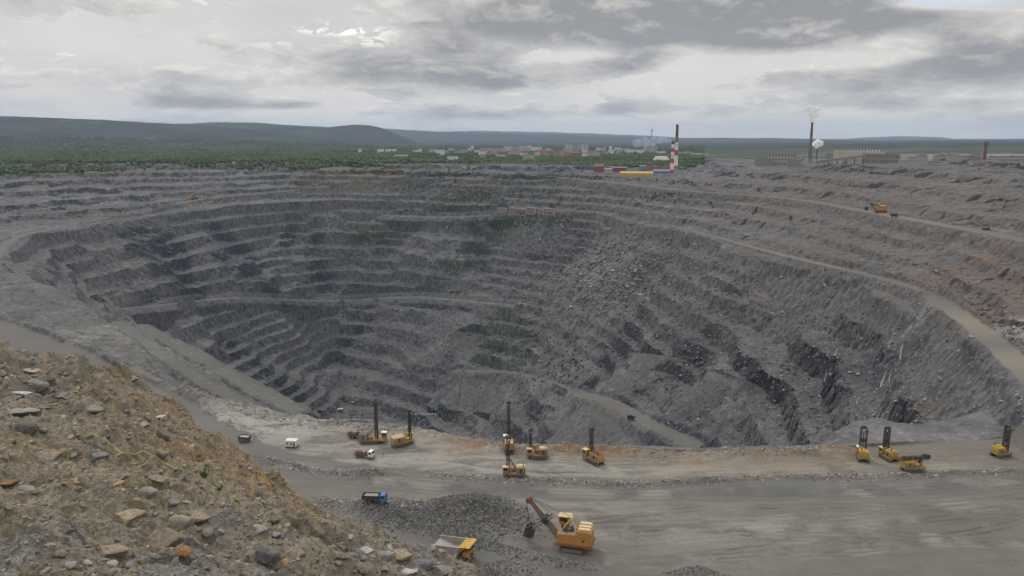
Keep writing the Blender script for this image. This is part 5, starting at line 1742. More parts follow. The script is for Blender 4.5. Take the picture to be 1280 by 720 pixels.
def stone_material(name, a, b, c, scale=9.0):
    m, t = new_mat(name)
    tc = t.n('ShaderNodeTexCoord')
    p = tc.outputs['Object']
    rnd = t.n('ShaderNodeObjectInfo').outputs['Random']
    off = t.n('ShaderNodeVectorMath', operation='ADD')
    t.link(p, off.inputs[0]); t.link(rnd, off.inputs[1])
    n1 = t.noise(off.outputs[0], scale * 0.35, 6, 0.65)
    n2 = t.noise(off.outputs[0], scale * 2.5, 5, 0.7)
    st = t.noise(t.vmap(off.outputs[0], (1, 1, 5)), scale * 0.35, 4, 0.6)
    col = t.mix(t.sstep(n1, 0.32, 0.68), a, b)
    col = t.mix(t.math('MULTIPLY', t.sstep(n2, 0.52, 0.72), 0.6), col, c)
    col = t.mix(t.math('MULTIPLY', t.sstep(st, 0.50, 0.40), 0.45), col, tuple(v * 0.5 for v in a))
    hs = t.math('MULTIPLY_ADD', rnd, 0.5, 0.75)
    mu = t.n('ShaderNodeMix', data_type='RGBA', blend_type='MULTIPLY')
    mu.inputs[0].default_value = 1.0
    t.link(col, mu.inputs[6]); t.link(hs, mu.inputs[7])
    geo = t.n('ShaderNodeNewGeometry')
    wn = t.noise(geo.outputs['Position'], 7.0, 5, 0.65)
    dusty = t.mix(t.math('MULTIPLY', t.sstep(wn, 0.44, 0.66), 0.75), mu.outputs[2], (0.27, 0.215, 0.145))
    finish(t, dusty, 0.85, t.math('ADD', n2, n1), 0.6, 0.02, spec=0.3)
    return m


S_GREY = stone_material('stone_grey', (0.17, 0.168, 0.163), (0.31, 0.302, 0.285), (0.44, 0.43, 0.40))
S_BLUE = stone_material('stone_bluegrey', (0.14, 0.147, 0.16), (0.26, 0.268, 0.28), (0.40, 0.405, 0.40))
S_DARK = stone_material('stone_dark', (0.085, 0.083, 0.083), (0.17, 0.165, 0.16), (0.27, 0.26, 0.245))
S_BROWN = stone_material('stone_brown', (0.17, 0.14, 0.105), (0.30, 0.252, 0.19), (0.42, 0.36, 0.285))
S_TAN = stone_material('stone_tan', (0.22, 0.172, 0.115), (0.34, 0.28, 0.20), (0.46, 0.40, 0.32))
S_WHITE = stone_material('stone_white', (0.34, 0.33, 0.31), (0.50, 0.49, 0.46), (0.64, 0.63, 0.60))
S_RUST = stone_material('stone_rust', (0.22, 0.115, 0.045), (0.34, 0.19, 0.075), (0.42, 0.28, 0.14))
PROTO = [rock_shape(500 + i, 3, f) for i, f in enumerate((0.9, 0.75, 1.0, 0.6, 0.9, 0.8))]
_rock_me = {}


def rock_mesh(i, mat):
    k = (i, mat.name)
    if k not in _rock_me:
        o = mesh_from('stone', PROTO[i][0], PROTO[i][1], mat)
        _rock_me[k] = o.data
        bpy.data.objects.remove(o)
    return _rock_me[k]


def stone(px, py, wpx, hpx, mat, label, i=0, rz=0.0, name='stone', group=None, sink=0.42, tilt=(0, 0)):
    r_ = mhit(px, py + hpx * 0.25)
    if r_ is None:
        return None
    v, d = r_
    L = (Vector((0, 0, CH)) - v).length
    w = wpx * L / FPX / 2 * 1.12
    h = hpx * L / FPX / 2 * 1.25
    o = bpy.data.objects.new(name, rock_mesh(i, mat))
    COL.objects.link(o)
    o.scale = (w, (w + h) * 0.5, h)
    o.rotation_euler = (tilt[0], tilt[1], rz)
    o.location = v + Vector((0, 0, h * (0.5 - sink)))
    tag(o, label, 'stone', group)
    return o


BIG = [
    (212, 671, 38, 34, S_BROWN, 'largest brown boulder of the cluster near the bottom of the mound', 0, .3),
    (226, 650, 27, 24, S_GREY, 'grey angular stone resting just above the largest brown boulder', 2, 1.1),
    (249, 646, 24, 20, S_BROWN, 'rounded grey brown stone right of the boulder cluster', 4, .2),
    (228, 688, 17, 18, S_RUST, 'small orange brown stone below the boulder cluster', 0, 2.0),
    (136, 687, 34, 19, S_TAN, 'broad tan stone lying low near the bottom rubble', 1, .1),
    (157, 645, 38, 26, S_TAN, 'wide buried tan stone with a pale end, left of the boulder cluster', 1, .6),
    (168, 640, 14, 18, S_WHITE, 'white stone slab at the end of the wide tan stone', 3, .9),
    (121, 570, 21, 13, S_BLUE, 'flat blue grey stone just below the yellow cord', 1, .2),
    (198, 597, 27, 12, S_BROWN, 'flat brown stone with dark shadowed base right of the cord end', 3, .1),
    (222, 595, 25, 12, S_DARK, 'flat dark grey stone beside the flat brown stone', 3, .4),
    (185, 615, 21, 14, S_GREY, 'grey wedge stone below the flat brown stone', 2, .8),
    (218, 629, 12, 14, S_BLUE, 'small upright blue grey stone above the boulder cluster', 4, .3),
    (261, 670, 14, 13, S_BLUE, 'small blue grey stone right of the largest brown boulder', 0, 1.4),
    (321, 661, 25, 18, S_GREY, 'pale streaked grey stone on the right slope of the mound', 1, .5),
    (344, 667, 17, 13, S_GREY, 'small grey stone right of the pale streaked stone', 3, -.4),
    (335, 697, 28, 27, S_DARK, 'pointed dark grey stone near the bottom of the mound', 2, .7),
    (343, 648, 10, 18, S_DARK, 'thin upright dark stone above the pale streaked stone', 4, .2),
    (10, 603, 27, 15, S_RUST, 'ochre stone at the left edge of the picture', 3, .1),
    (33, 612, 20, 14, S_GREY, 'crumbling grey stone beside the ochre stone', 2, .5),
    (182, 530, 11, 9, S_WHITE, 'small white stone high on the mound above the yellow cord', 0, .3),
    (199, 521, 19, 6, S_WHITE, 'flat white slab near the crest of the mound', 3, .3),
    (40, 462, 22, 9, S_WHITE, 'pale white slab on the left crest against the haul road', 3, .2),
    (47, 480, 26, 17, S_BLUE, 'blue grey rock outcrop, tallest on the left crest', 2, .4),
    (60, 486, 20, 12, S_GREY, 'grey rock leaning on the blue grey outcrop of the left crest', 1, 1.2),
    (73, 493, 28, 9, S_DARK, 'flat dark slab right of the blue grey outcrop', 3, .1),
    (14, 498, 30, 8, S_DARK, 'layered dark slab below the left crest', 3, -.1),
    (28, 492, 24, 6, S_WHITE, 'thin pale layer sticking out beside the layered dark slab', 3, .2),
    (20, 516, 40, 12, S_GREY, 'long grey ledge with a pale edge at far left', 1, .1),
    (34, 533, 24, 18, S_DARK, 'dark rock below the long grey ledge', 2, .6),
    (118, 513, 18, 14, S_GREY, 'grey rock near the crest between outcrop and white slab', 4, .2),
    (62, 568, 26, 18, S_BROWN, 'brown lump of rock left of the yellow cord', 0, .9),
    (205, 543, 17, 22, S_DARK, 'dark grey rock standing behind the yellow stalk', 2, .3),
    (203, 568, 14, 18, S_BLUE, 'grey rock just right of the yellow stalk', 4, 1.0),
    (133, 545, 10, 12, S_DARK, 'small dark rock above the yellow cord', 0, .5),
    (168, 472, 9, 11, S_GREY, 'grey stone poking up on the crest left of the two cabins', 4, .5),
    (367, 652, 12, 18, S_BROWN, 'brown soil clod on the lower right crest', 2, .5),
    (396, 664, 22, 26, S_BROWN, 'tall lumpy brown boulder on the right crest', 2, .4),
    (372, 690, 20, 18, S_BROWN, 'lumpy brown rock low on the right slope', 0, .3),
    (430, 694, 24, 13, S_DARK, 'dark slab on the lower right crest', 3, .3),
    (460, 688, 18, 14, S_WHITE, 'white stone on the lower right crest', 0, .3),
    (482, 696, 24, 18, S_GREY, 'light grey boulder on the lower right crest', 2, .7),
    (505, 694, 24, 16, S_TAN, 'tan boulder on the lower right crest', 0, .2),
    (528, 704, 28, 18, S_BLUE, 'cracked blue grey boulder near the bottom of the crest', 2, .8),
    (552, 712, 30, 16, S_GREY, 'last grey boulder of the crest below the dump truck', 1, .3),
    (508, 714, 24, 14, S_WHITE, 'pale boulder at the bottom edge right of the mound', 4, .3),
    (455, 708, 20, 16, S_BROWN, 'brown clod at the bottom edge right of the mound', 0, 1.3),
]
for a in BIG:
    stone(*a[:6], i=a[6], rz=a[7], tilt=(random.uniform(-.2, .2), random.uniform(-.2, .2)))
rng = np.random.default_rng(11)
n_small = 0
kinds = [(S_GREY, 'small grey stone in the soil of the foreground mound'), (S_BLUE, 'small blue grey stone in the soil of the foreground mound'),
         (S_BROWN, 'small brown stone in the soil of the foreground mound'), (S_TAN, 'small tan stone in the soil of the foreground mound'),
         (S_WHITE, 'small white stone in the soil of the foreground mound'), (S_DARK, 'small dark stone in the soil of the foreground mound'), (S_RUST, 'small rust coloured stone in the soil of the foreground mound')]
pk = [.34, .14, .20, .14, .06, .08, .04]
while n_small < 130:
    px = rng.uniform(0, 560)
    py = rng.uniform(450, 720)
    low = (py > 690 and 60 < px < 300) or px > 430
    if not low and rng.uniform() < 0.35:
        continue
    w = rng.uniform(5, 11) * (1.5 if low else 1.0) * (0.6 + 0.4 * (py - 450) / 270)
    k = rng.choice(7, p=pk)
    if low:
        k = rng.choice([0, 0, 1, 5, 2, 4])
    o = stone(px, py, w, w * rng.uniform(.55, .9), kinds[k][0], kinds[k][1], int(rng.integers(6)), rng.uniform(0, 6), group='small stones scattered on the mound', tilt=(rng.uniform(-.4, .4), rng.uniform(-.4, .4)))
    if o is not None:
        n_small += 1
    else:
        if rng.uniform() < 0.001:
            n_small += 1

# loose crumbs and fragments too many to count
LOW = [rock_shape(700 + i, 1, f, 6) for i, f in enumerate((0.8, 0.6, 0.9, 0.5, 0.7, 0.6))]


def scatter(name, pos, size, mat, seed=0, kinds_=None, shade=None):
    r = np.random.default_rng(seed)
    V, F, S = [], [], []
    base = 0
    which = r.integers(0, len(LOW), len(pos))
    for q in range(len(LOW)):
        sel = np.nonzero(which == q)[0]
        if len(sel) == 0:
            continue
        co, fs = LOW[q]
        n = len(sel)
        a = r.uniform(0, 2 * math.pi, n); b = r.uniform(-.6, .6, n)
        ca, sa, cb, sb = np.cos(a), np.sin(a), np.cos(b), np.sin(b)
        sc = size[sel][:, None] * r.uniform(0.7, 1.3, (n, 3))
        p = co[None] * sc[:, None, :]
        x = p[..., 0] * ca[:, None] - p[..., 1] * sa[:, None]
        y = p[..., 0] * sa[:, None] + p[..., 1] * ca[:, None]
        z = p[..., 2]
        y2 = y * cb[:, None] - z * sb[:, None]; z2 = y * sb[:, None] + z * cb[:, None]
        p = np.stack([x, y2, z2], -1) + pos[sel][:, None, :]
        V.append(p.reshape(-1, 3))
        F.append((fs[None] + (np.arange(n) * len(co))[:, None, None]).reshape(-1, 3) + base)
        S.append(np.repeat(r.uniform(0, 1, n), len(co)))
        base += n * len(co)
    o = mesh_from(name, np.concatenate(V), np.concatenate(F), mat, {'tone': np.concatenate(S)})
    o['kind'] = 'stuff'
    return o


def fragment_material(name, cols, scale):
    m, t = new_mat(name)
    tone = attr(t, 'tone')
    cr = t.n('ShaderNodeValToRGB')
    cr.color_ramp.interpolation = 'CONSTANT'
    for i, c in enumerate(cols):
        e = cr.color_ramp.elements[i] if i < 2 else cr.color_ramp.elements.new(0.5)
        e.position = i / len(cols); e.color = (*c, 1)
    t.link(tone, cr.inputs['Fac'])
    tc = t.n('ShaderNodeTexCoord')
    n = t.noise(tc.outputs['Object'], scale, 5, 0.65)
    mu = t.mix(t.math('MULTIPLY', t.sstep(n, 0.45, 0.7), 0.5), cr.outputs[0], (0.15, 0.125, 0.09))
    finish(t, mu, 0.9, n, 0.5, 0.02, spec=0.2)
    return m


M_CRUMB = fragment_material('mound_fragments', [(0.28, 0.22, 0.145), (0.19, 0.155, 0.11), (0.34, 0.28, 0.20), (0.26, 0.25, 0.235), (0.16, 0.155, 0.15), (0.40, 0.37, 0.32), (0.22, 0.228, 0.24), (0.34, 0.22, 0.11), (0.23, 0.185, 0.13)], 30)
n = 17000
th = rng.uniform(R(-39), R(-2), n); d = np.exp(rng.uniform(math.log(4.2), math.log(15.5), n))
cx, cy = d * np.sin(th), d * np.cos(th)
cz, _ = mound(cx, cy)
sz = np.exp(rng.normal(-4.45, 0.55, n)) * np.clip(d / 7, .6, 1.8)
low = ((th > R(-30)) & (d < 5.6)) | (th > R(-10))
sz = np.where(low, sz * 1.35, sz).clip(0.006, 0.085)
scatter('rubble', np.stack([cx, cy, cz - sz * 0.12], -1), sz, M_CRUMB, 3)

# broken rock on the bench: heap, windrows, berm
M_ORE = fragment_material('ore_fragments', [(0.075, 0.075, 0.076), (0.12, 0.119, 0.118), (0.17, 0.168, 0.163), (0.06, 0.06, 0.062), (0.24, 0.235, 0.225), (0.095, 0.095, 0.094), (0.36, 0.35, 0.33)], .6)
M_BERM = fragment_material('berm_fragments', [(0.16, 0.15, 0.135), (0.23, 0.22, 0.20), (0.10, 0.098, 0.095), (0.34, 0.33, 0.30), (0.19, 0.15, 0.105), (0.13, 0.125, 0.118)], .6)


def along(pts, n, spread, s0, s1, seed, only=False):
    r = np.random.default_rng(seed)
    q = np.array(smooth_line(pts, 6))
    seg = np.hypot(*(q[1:, :2] - q[:-1, :2]).T)
    cum = np.concatenate([[0], np.cumsum(seg)])
    s = r.uniform(0, cum[-1], n)
    keep = fbm(s, s * 0, 22, 2, seed) + r.normal(0, .25, n) > -0.15
    s = s[keep]
    x = np.interp(s, cum, q[:, 0]) + r.normal(0, spread, len(s)); y = np.interp(s, cum, q[:, 1]) + r.normal(0, spread, len(s))
    if only:
        rr_, tt_ = np.hypot(x, y), np.arctan2(x, y)
        gi = np.clip(np.searchsorted(RR, rr_), 0, len(RR) - 1); gj = np.clip(((tt_ - TH0) / (TH1 - TH0) * (NC - 1)).round().astype(int), 0, NC - 1)
        kk = ATT['heap'][gi, gj] > r.uniform(.25, .9, len(x))
        x, y, s = x[kk], y[kk], s[kk]
    z = np.array([Z(a, b) for a, b in zip(x, y)])
    size = np.exp(r.uniform(math.log(s0), math.log(s1), len(s)))
    return np.stack([x, y, z + size * .2], -1), size


pos, size = [], []
row = [P(*q) for q in [(330, 575, 0), (400, 590, 0), (520, 593, 0), (600, 598, 0), (700, 603, 0), (790, 607, 0), (850, 604, 0), (950, 597, 0), (1050, 596, 0), (1150, 595, 0), (1280, 588, 0)]]
for a in (along(row, 5200, 1.5, .12, .48, 1), along(BERM[::3], 3600, 2.0, .12, .5, 2),
          along([P(*q) for q in [(385, 640, 0), (420, 632, 0), (470, 636, 0), (520, 640, 0)]], 2200, 2.6, .10, .4, 4)):
    pos.append(a[0]); size.append(a[1])
scatter('berm_rubble', np.concatenate(pos), np.concatenate(size), M_BERM, 5)
pos, size = [], []
for a in (along([P(*q) for q in [(400, 628, 0), (450, 640, 0), (500, 655, 0), (560, 672, 0), (620, 688, 0), (680, 704, 0), (735, 711, 0)]], 5200, 2.0, .09, .32, 6, True),
          along(MUCK, 9000, 5.0, .09, .38, 7, True), along([P(*q) for q in [(570, 640, 0), (588, 645, 0), (610, 645, 0)]], 9000, 6.0, .09, .38, 8, True),
          along(MUCK, 320, 6.0, .3, .65, 12, True), along([P(*q) for q in [(570, 640, 0), (588, 645, 0), (620, 652, 0)]], 300, 6.0, .3, .7, 13, True),
          along([P(*q) for q in [(596, 722, 0), (625, 714, 0), (660, 722, 0)]], 2600, 2.6, .09, .34, 9, True), along([P(*q) for q in [(838, 724, 0), (870, 716, 0), (905, 726, 0)]], 1000, 1.8, .08, .3, 10, True)):
    pos.append(a[0]); size.append(a[1])
scatter('ore_rubble', np.concatenate(pos), np.concatenate(size), M_ORE, 6)
# boulders tumbled on the slide and the benches of the far wall
r = np.random.default_rng(21)
pos, size = [], []
for _ in range(5200):
    k = r.uniform()
    if k < 0.45:
        px, py = r.normal(745, 55), r.normal(345, 38)
    elif k < 0.75:
        px, py = r.uniform(850, 1280), r.uniform(330, 545)
    else:
        px, py = r.uniform(120, 900), r.uniform(270, 530)
    v = hit(px, py, 320)
    if v.y > 1500 or abs(v.z) < 3 or (px < 330 and py > 385):
        continue
    gi = min(int(np.searchsorted(RR, math.hypot(v.x, v.y))), len(RR) - 1); gj = int(round((math.atan2(v.x, v.y) - TH0) / (TH1 - TH0) * (NC - 1)))
    if ATT['road'][gi, min(max(gj, 0), NC - 1)] > 0.15:
        continue
    s = math.exp(r.uniform(math.log(.35), math.log(1.5))) * (1.35 if k < .45 else 1) * min(1.4, .5 + math.hypot(v.x, v.y) / 900)
    pos.append((v.x, v.y, v.z + s * .2)); size.append(s)
M_SLIDE = fragment_material('slide_fragments', [(0.10, 0.10, 0.102), (0.16, 0.157, 0.153), (0.20, 0.197, 0.19), (0.12, 0.12, 0.12), (0.30, 0.295, 0.285), (0.13, 0.128, 0.125)], .3)
scatter('boulder_scree', np.array(pos), np.array(size), M_SLIDE, 9)

# ------------------------------------------------------------------ cord, stalk and plants on the mound
cpts = []
for px, py in ((108, 545), (116, 547.5), (124, 551), (131, 554), (138, 558), (145, 563), (151, 567.5), (158, 571), (168, 572.5), (180, 572), (192, 573), (199, 577), (205, 581), (212, 584.5), (220, 588)):
    v, d = mhit(px, py)
    cpts.append(v + (Vector((0, 0, CH)) - v).normalized() * 0.05 + Vector((0, 0, 0.015)))
o = MB().tube([Vector(p) for p in smooth_line([tuple(c) for c in cpts], 4)], 0.0050, 6).build('cable', paint('cord_yellow', (0.42, 0.35, 0.10), .7, .5, scale=8), None, smooth=True)
tag(o, 'thin yellow cord lying across the soil of the mound', 'cord')
v, d = mhit(194, 574)
ht = 28 * d / FPX * 1.1
o = MB().tube([v, v + Vector((0.006, 0, ht * .4)), v + Vector((0.022, 0, ht * .75)), v + Vector((0.03, 0.0, ht))], 0.006, 5).build('yellow_stalk', paint('stalk', (0.36, 0.30, 0.06), .7, .2, scale=20), None)
tag(o, 'thin yellow stalk standing upright in the soil of the mound', 'stalk')


def leaf_mat():
    m, t = new_mat('weed_leaf')
    tc = t.n('ShaderNodeTexCoord')
    c = t.mix(t.noise(tc.outputs['Object'], 14, 3), (0.035, 0.065, 0.015), (0.11, 0.15, 0.03))
    finish(t, c, 0.6)
    return m


LEAF = leaf_mat()
for px, py, hpx, n_, lab in ((256, 598, 15, 16, 'upper of two small green weeds growing on the mound'), (274, 614, 9, 22, 'lower of two small green weeds, spreading with a yellow green edge')):
    v, d = mhit(px, py)
    g = thing('weed', lab, 'plant', v)
    r = random.Random(int(px))
    h_ = hpx * d / FPX
    mb, st = MB(), MB()
    for k in range(n_):
        an = r.uniform(0, 6.28); ln = h_ * r.uniform(.5, 1.1); sp = r.uniform(.2, .9) * (1.6 if 'lower' in lab else .7)
        dx, dy = math.cos(an), math.sin(an)
        b0 = Vector((dx * .02, dy * .02, 0))
        mid = b0 + Vector((dx * ln * sp * .5, dy * ln * sp * .5, ln * .6))
        tip = b0 + Vector((dx * ln * sp, dy * ln * sp, ln * (1.0 if sp < .6 else .7)))
        w = 0.16 * h_
        s_ = Vector((-dy, dx, 0)) * w * .5
        mb.add([b0 - s_ * .3, b0 + s_ * .3, mid + s_, tip, mid - s_], [(0, 1, 2, 4), (4, 2, 3)])
    mb.build('leaves', LEAF, g)
    st.cyl((0, 0, -.02), (0, 0, h_ * .6), 0.006, n=5).build('stem', LEAF, g)


# ------------------------------------------------------------------ forest on the plain
def tufts(name, X, Y, Zc, H, W, mat, seed):
    """crowns of leaf clumps, each an uneven little heap of faces"""
    r = np.random.default_rng(seed)
    n = len(X)
    k = 7
    ang = np.arange(k) / k * 2 * math.pi
    V = np.zeros((n, 2 * k + 1, 3), np.float32)
    for ring, (hz, wr) in enumerate(((0.12, 0.75), (0.55, 1.0))):
        jr = r.uniform(0.55, 1.25, (n, k)); jz = r.uniform(-.14, .16, (n, k))
        ph = r.uniform(0, 6.28, (n, 1))
        V[:, ring * k:(ring + 1) * k, 0] = X[:, None] + np.cos(ang + ph) * W[:, None] * wr * jr
        V[:, ring * k:(ring + 1) * k, 1] = Y[:, None] + np.sin(ang + ph) * W[:, None] * wr * jr
        V[:, ring * k:(ring + 1) * k, 2] = Zc[:, None] + H[:, None] * (hz + jz)
    V[:, 2 * k, 0] = X + r.normal(0, .15, n) * W; V[:, 2 * k, 1] = Y + r.normal(0, .15, n) * W; V[:, 2 * k, 2] = Zc + H
    f = []
    for i in range(k):
        j = (i + 1) % k
        f += [(i, j, k + j), (i, k + j, k + i), (k + i, k + j, 2 * k)]
    F = (np.array(f)[None] + (np.arange(n) * (2 * k + 1))[:, None, None]).reshape(-1, 3)
    o = mesh_from(name, V.reshape(-1, 3), F, mat, {'tone': np.repeat(r.uniform(0, 1, n), 2 * k + 1)})
    o['kind'] = 'stuff'
    return o


def foliage_mat(name, a, b, c):
    m, t = new_mat(name)
    tone = attr(t, 'tone')
    tc = t.n('ShaderNodeTexCoord')
    n = t.noise(tc.outputs['Object'], 0.006, 4, .6)
    col = t.mix(t.sstep(t.math('ADD', t.math('MULTIPLY', tone, .35), t.math('MULTIPLY', n, 1.3)), .60, 1.0), a, b)
    col = t.mix(t.sstep(tone, .8, .95), col, c)
    finish(t, col, 0.9, spec=0.15)
    return m


M_FOR = foliage_mat('birch_forest', (0.034, 0.052, 0.023), (0.072, 0.102, 0.038), (0.105, 0.125, 0.055))
r = np.random.default_rng(31)
n = 90000
th = r.uniform(R(-37), R(14), n)
d = np.exp(r.uniform(math.log(1600), math.log(5200), n))
fx, fy = d * np.sin(th), d * np.cos(th)
dens = fbm(fx, fy, 420, 3, 360) + 0.22
keep = (dens + r.normal(0, .25, n) > 0.0)
inner = d < 2050
zin = np.zeros(n)
g_, a_ = ground(fx[inner & keep], fy[inner & keep]) if (inner & keep).any() else (np.zeros(0), {})
zin[inner & keep] = g_
pz, _ = plain(fx, fy)
zz = np.where(inner, zin, pz)
okr = ~inner | (zin > 46)
keep &= okr & (d > 1660)
H = r.uniform(4, 9, n) * (1 + (d > 3000) * .2)
tufts('forest', fx[keep], fy[keep], zz[keep] - .3, H[keep], (H * r.uniform(.35, .6, n))[keep], M_FOR, 5)
# scrub that has taken old benches
xs, ys, zs_ = [], [], []
for px, py, sx, sy, m_ in ((455, 296, 34, 9, 260), (590, 244, 60, 10, 420), (645, 276, 70, 8, 420), (650, 445, 60, 50, 260), (640, 420, 60, 30, 160), (570, 330, 40, 16, 140), (700, 455, 35, 30, 120), (820, 246, 50, 7, 120), (500, 262, 60, 6, 160), (470, 214, 45, 4, 240), (560, 218, 55, 4, 300), (660, 222, 50, 4, 240), (740, 222, 40, 3, 120), (535, 232, 40, 6, 140)):
    for _ in range(m_):
        v = hit(r.normal(px, sx * .5), r.normal(py, sy * .5), 330)
        if v.y < 1650:
            xs.append(v.x); ys.append(v.y); zs_.append(v.z)
xs, ys, zs_ = map(np.array, (xs, ys, zs_))
H = r.uniform(0.7, 2.2, len(xs))
tufts('scrub', xs, ys, zs_ - .2, H, H * .8, foliage_mat('bench_scrub', (0.030, 0.044, 0.022), (0.055, 0.075, 0.034), (0.08, 0.095, 0.045)), 6)


# ------------------------------------------------------------------ town and works
def pz_at(x, y):
    if math.hypot(x, y) < 2050:
        return Z(x, y)
    return float(plain(np.array([x]), np.array([y]))[0][0])


def base_at(px, py, z0=56.0, D=None):
    """spot on the plain whose foot shows at this pixel"""
    if py > 199.5:
        v = hit(px, py, 900)
        return v.x, v.y, v.z
    if D:
        x, y, _ = at_dist(px, py, D)
    else:
        x, y = at_z(px, py, z0)
        for _ in range(4):
            z0 = pz_at(x, y)
            x, y = at_z(px, py, z0)
    return x, y, pz_at(x, y)


WALLS = {'white': (0.62, 0.60, 0.57), 'cream': (0.44, 0.41, 0.35), 'grey': (0.33, 0.325, 0.315), 'pale grey': (0.46, 0.455, 0.44), 'brick red': (0.34, 0.12, 0.075), 'orange': (0.42, 0.20, 0.11), 'brown': (0.25, 0.215, 0.19),
         'pink': (0.45, 0.30, 0.25), 'blue': (0.13, 0.21, 0.36), 'yellow': (0.50, 0.36, 0.09), 'maroon': (0.22, 0.055, 0.075), 'dark': (0.12, 0.115, 0.11), 'beige': (0.35, 0.325, 0.28)}


def wallm(c):
    return paint('wall_' + c.replace(' ', '_'), WALLS[c], 0.8, 0.25, scale=0.15)


ROOFM = paint('roof_felt', (0.12, 0.115, 0.11), .85, .3, scale=.2)


def block(name, label, px0, px1, ytop, ybase, col, cat='building', depth=14.0, roof=None, group=None, D=None, windows=None, gable=False, z0=56.0, loggias=0):
    x, y, z = base_at((px0 + px1) / 2, ybase, z0, D)
    d = math.hypot(x, y)
    w = (px1 - px0) * d / FPX
    dd = ray((px0 + px1) / 2, ytop)
    h = max(2.5, CH + dd[2] / math.hypot(dd[0], dd[1]) * d - z)
    g = thing(name, label, cat, (x, y, z), -math.atan2(x, y), group)
    MB().box((0, depth / 2, h / 2 - 2), (w, depth, h + 4)).build('wall', wallm(col), g)
    rm = wallm(roof) if roof else ROOFM
    if gable:
        MB().add([(-w / 2 - .4, -.6, h), (w / 2 + .4, -.6, h), (w / 2 + .4, depth + .6, h), (-w / 2 - .4, depth + .6, h), (-w / 2 - .4, depth / 2, h + depth * .22), (w / 2 + .4, depth / 2, h + depth * .22)],
                 [(0, 1, 5, 4), (2, 3, 4, 5), (0, 4, 3), (1, 2, 5), (3, 2, 1, 0)]).build('roof', rm, g)
    else:
        MB().box((0, depth / 2, h + .35), (w + .8, depth + .8, .7)).build('roof', rm, g)
    if windows:
        nx, nz = windows
        for i in range(nx):
            for k in range(nz):
                MB().box((-w / 2 + w * (i + .5) / nx, -.12, h * (k + .55) / nz), (w / nx * .5, .3, h / nz * .48)).build('window', wallm('dark'), g)
    for k in range(loggias):
        MB().box((-w / 2 + w * (k + .5) / loggias, -.5, h / 2), (w / loggias * .38, 1.0, h * .94)).build('loggia', wallm('grey') if k % 2 else wallm('pale grey'), g)
    return g


# three tall panel blocks stand over the town
block('panel_block', 'tall pale panel block on the left of the three over the town', 706, 715.2, 180.5, 188.5, 'pale grey', 'apartment block', loggias=3, D=3300)
block('panel_block', 'tall grey panel block between its two neighbours over the town', 716, 725.2, 180.5, 188.5, 'grey', 'apartment block', loggias=3, D=3320)
block('panel_block', 'tall panel block on the right of the three over the town', 726, 735, 180.2, 188.5, 'pale grey', 'apartment block', loggias=3, D=3300)
block('panel_block', 'wide beige panel block behind the white tower', 804, 821, 182, 190.5, 'beige', 'apartment block', loggias=4, D=3200)
block('church', 'white stepped church like building in the town', 759.5, 767.5, 187.5, 194.5, 'white', 'church', D=2900)
block('church_tower', 'white tower rising above the stepped church', 761, 765, 182.5, 193, 'white', 'tower', D=2915, depth=9)
block('house', 'low white house right of the stepped church', 767.8, 778.5, 193, 197, 'white', 'house', gable=True, D=2750)
TOWN = [(448, 452, 186, 190, 'white'), (472, 480, 186.5, 188.5, 'white'), (482, 496, 186.5, 188.5, 'white'), (516, 525, 187.5, 189.5, 'white'), (524, 527, 186, 189.5, 'white'),
        (536, 545, 186, 190, 'beige'), (544, 550, 187, 191.5, 'white'), (550, 556, 187, 193.5, 'white'), (556, 561, 188, 191, 'grey'), (493, 510, 193.5, 195, 'white'), (559, 573, 195.5, 197.5, 'white'),
        (576, 584, 188, 190.5, 'pink'), (584, 590, 184.5, 188, 'pale grey'), (588, 592, 182, 185.5, 'white'), (593, 599, 187.5, 190, 'white'), (598, 608, 189, 192.5, 'white'), (600, 610, 186, 188, 'pink'),
        (612, 620, 186, 189, 'beige'), (618, 626, 187, 190, 'orange'), (624, 633, 186.5, 189.5, 'pink'), (630, 640, 182.5, 186, 'pale grey'), (640, 647, 183, 187, 'beige'), (648, 662, 182, 187, 'cream'),
        (660, 664, 181.5, 187, 'white'), (664, 677, 183.5, 186.5, 'white'), (650, 660, 191, 194, 'white'), (654, 668, 193, 197, 'grey'), (668, 675, 190, 194, 'pale grey'), (675, 684, 188, 193, 'orange'),
        (683, 688, 185.5, 188, 'white'), (684, 692, 188.5, 192, 'brick red'), (691, 700, 189, 195, 'brown'), (700, 704, 188, 195, 'beige'), (704, 713, 190, 194, 'orange'), (713, 725, 191, 194.5, 'brick red'),
        (727, 735, 192, 194.5, 'white'), (734, 744, 190.5, 193.5, 'beige'), (740, 750, 192.5, 195, 'pink'), (745, 752, 184.5, 187.5, 'white'), (750, 756, 185, 188, 'pale grey'), (754, 757.5, 183, 188, 'cream'),
        (768, 776, 184.5, 187, 'white'), (776, 788, 185.5, 188, 'pale grey'), (784, 804, 187, 189.5, 'white'), (821, 832, 189, 191, 'white'), (848, 866, 189.5, 193, 'beige'), (864, 878, 191, 194.5, 'pale grey'),
        (877, 886, 191, 195, 'beige'), (620, 632, 193, 195, 'pale grey'), (600, 606, 194, 196, 'grey'), (640, 650, 189, 191.5, 'pale grey'), (568, 576, 189, 191, 'beige'), (560, 568, 185.5, 187.5, 'pale grey'),
        (576, 583, 207.5, 210, 'white'), (588, 597, 207, 210, 'cream'), (610, 618, 207.5, 209, 'grey'), (626, 640, 208, 211, 'brown'), (660, 672, 206, 208, 'beige')]
_r = random.Random(19)
for _ in range(34):
    x_ = _r.choice([_r.uniform(575, 800), _r.uniform(600, 720)])
    w_, y_ = _r.uniform(4, 10), _r.uniform(187.5, 194)
    TOWN.append((x_, x_ + w_, y_ - _r.uniform(1.4, 3.2), y_, _r.choice(['pale grey', 'beige', 'white', 'grey', 'pink', 'cream'])))
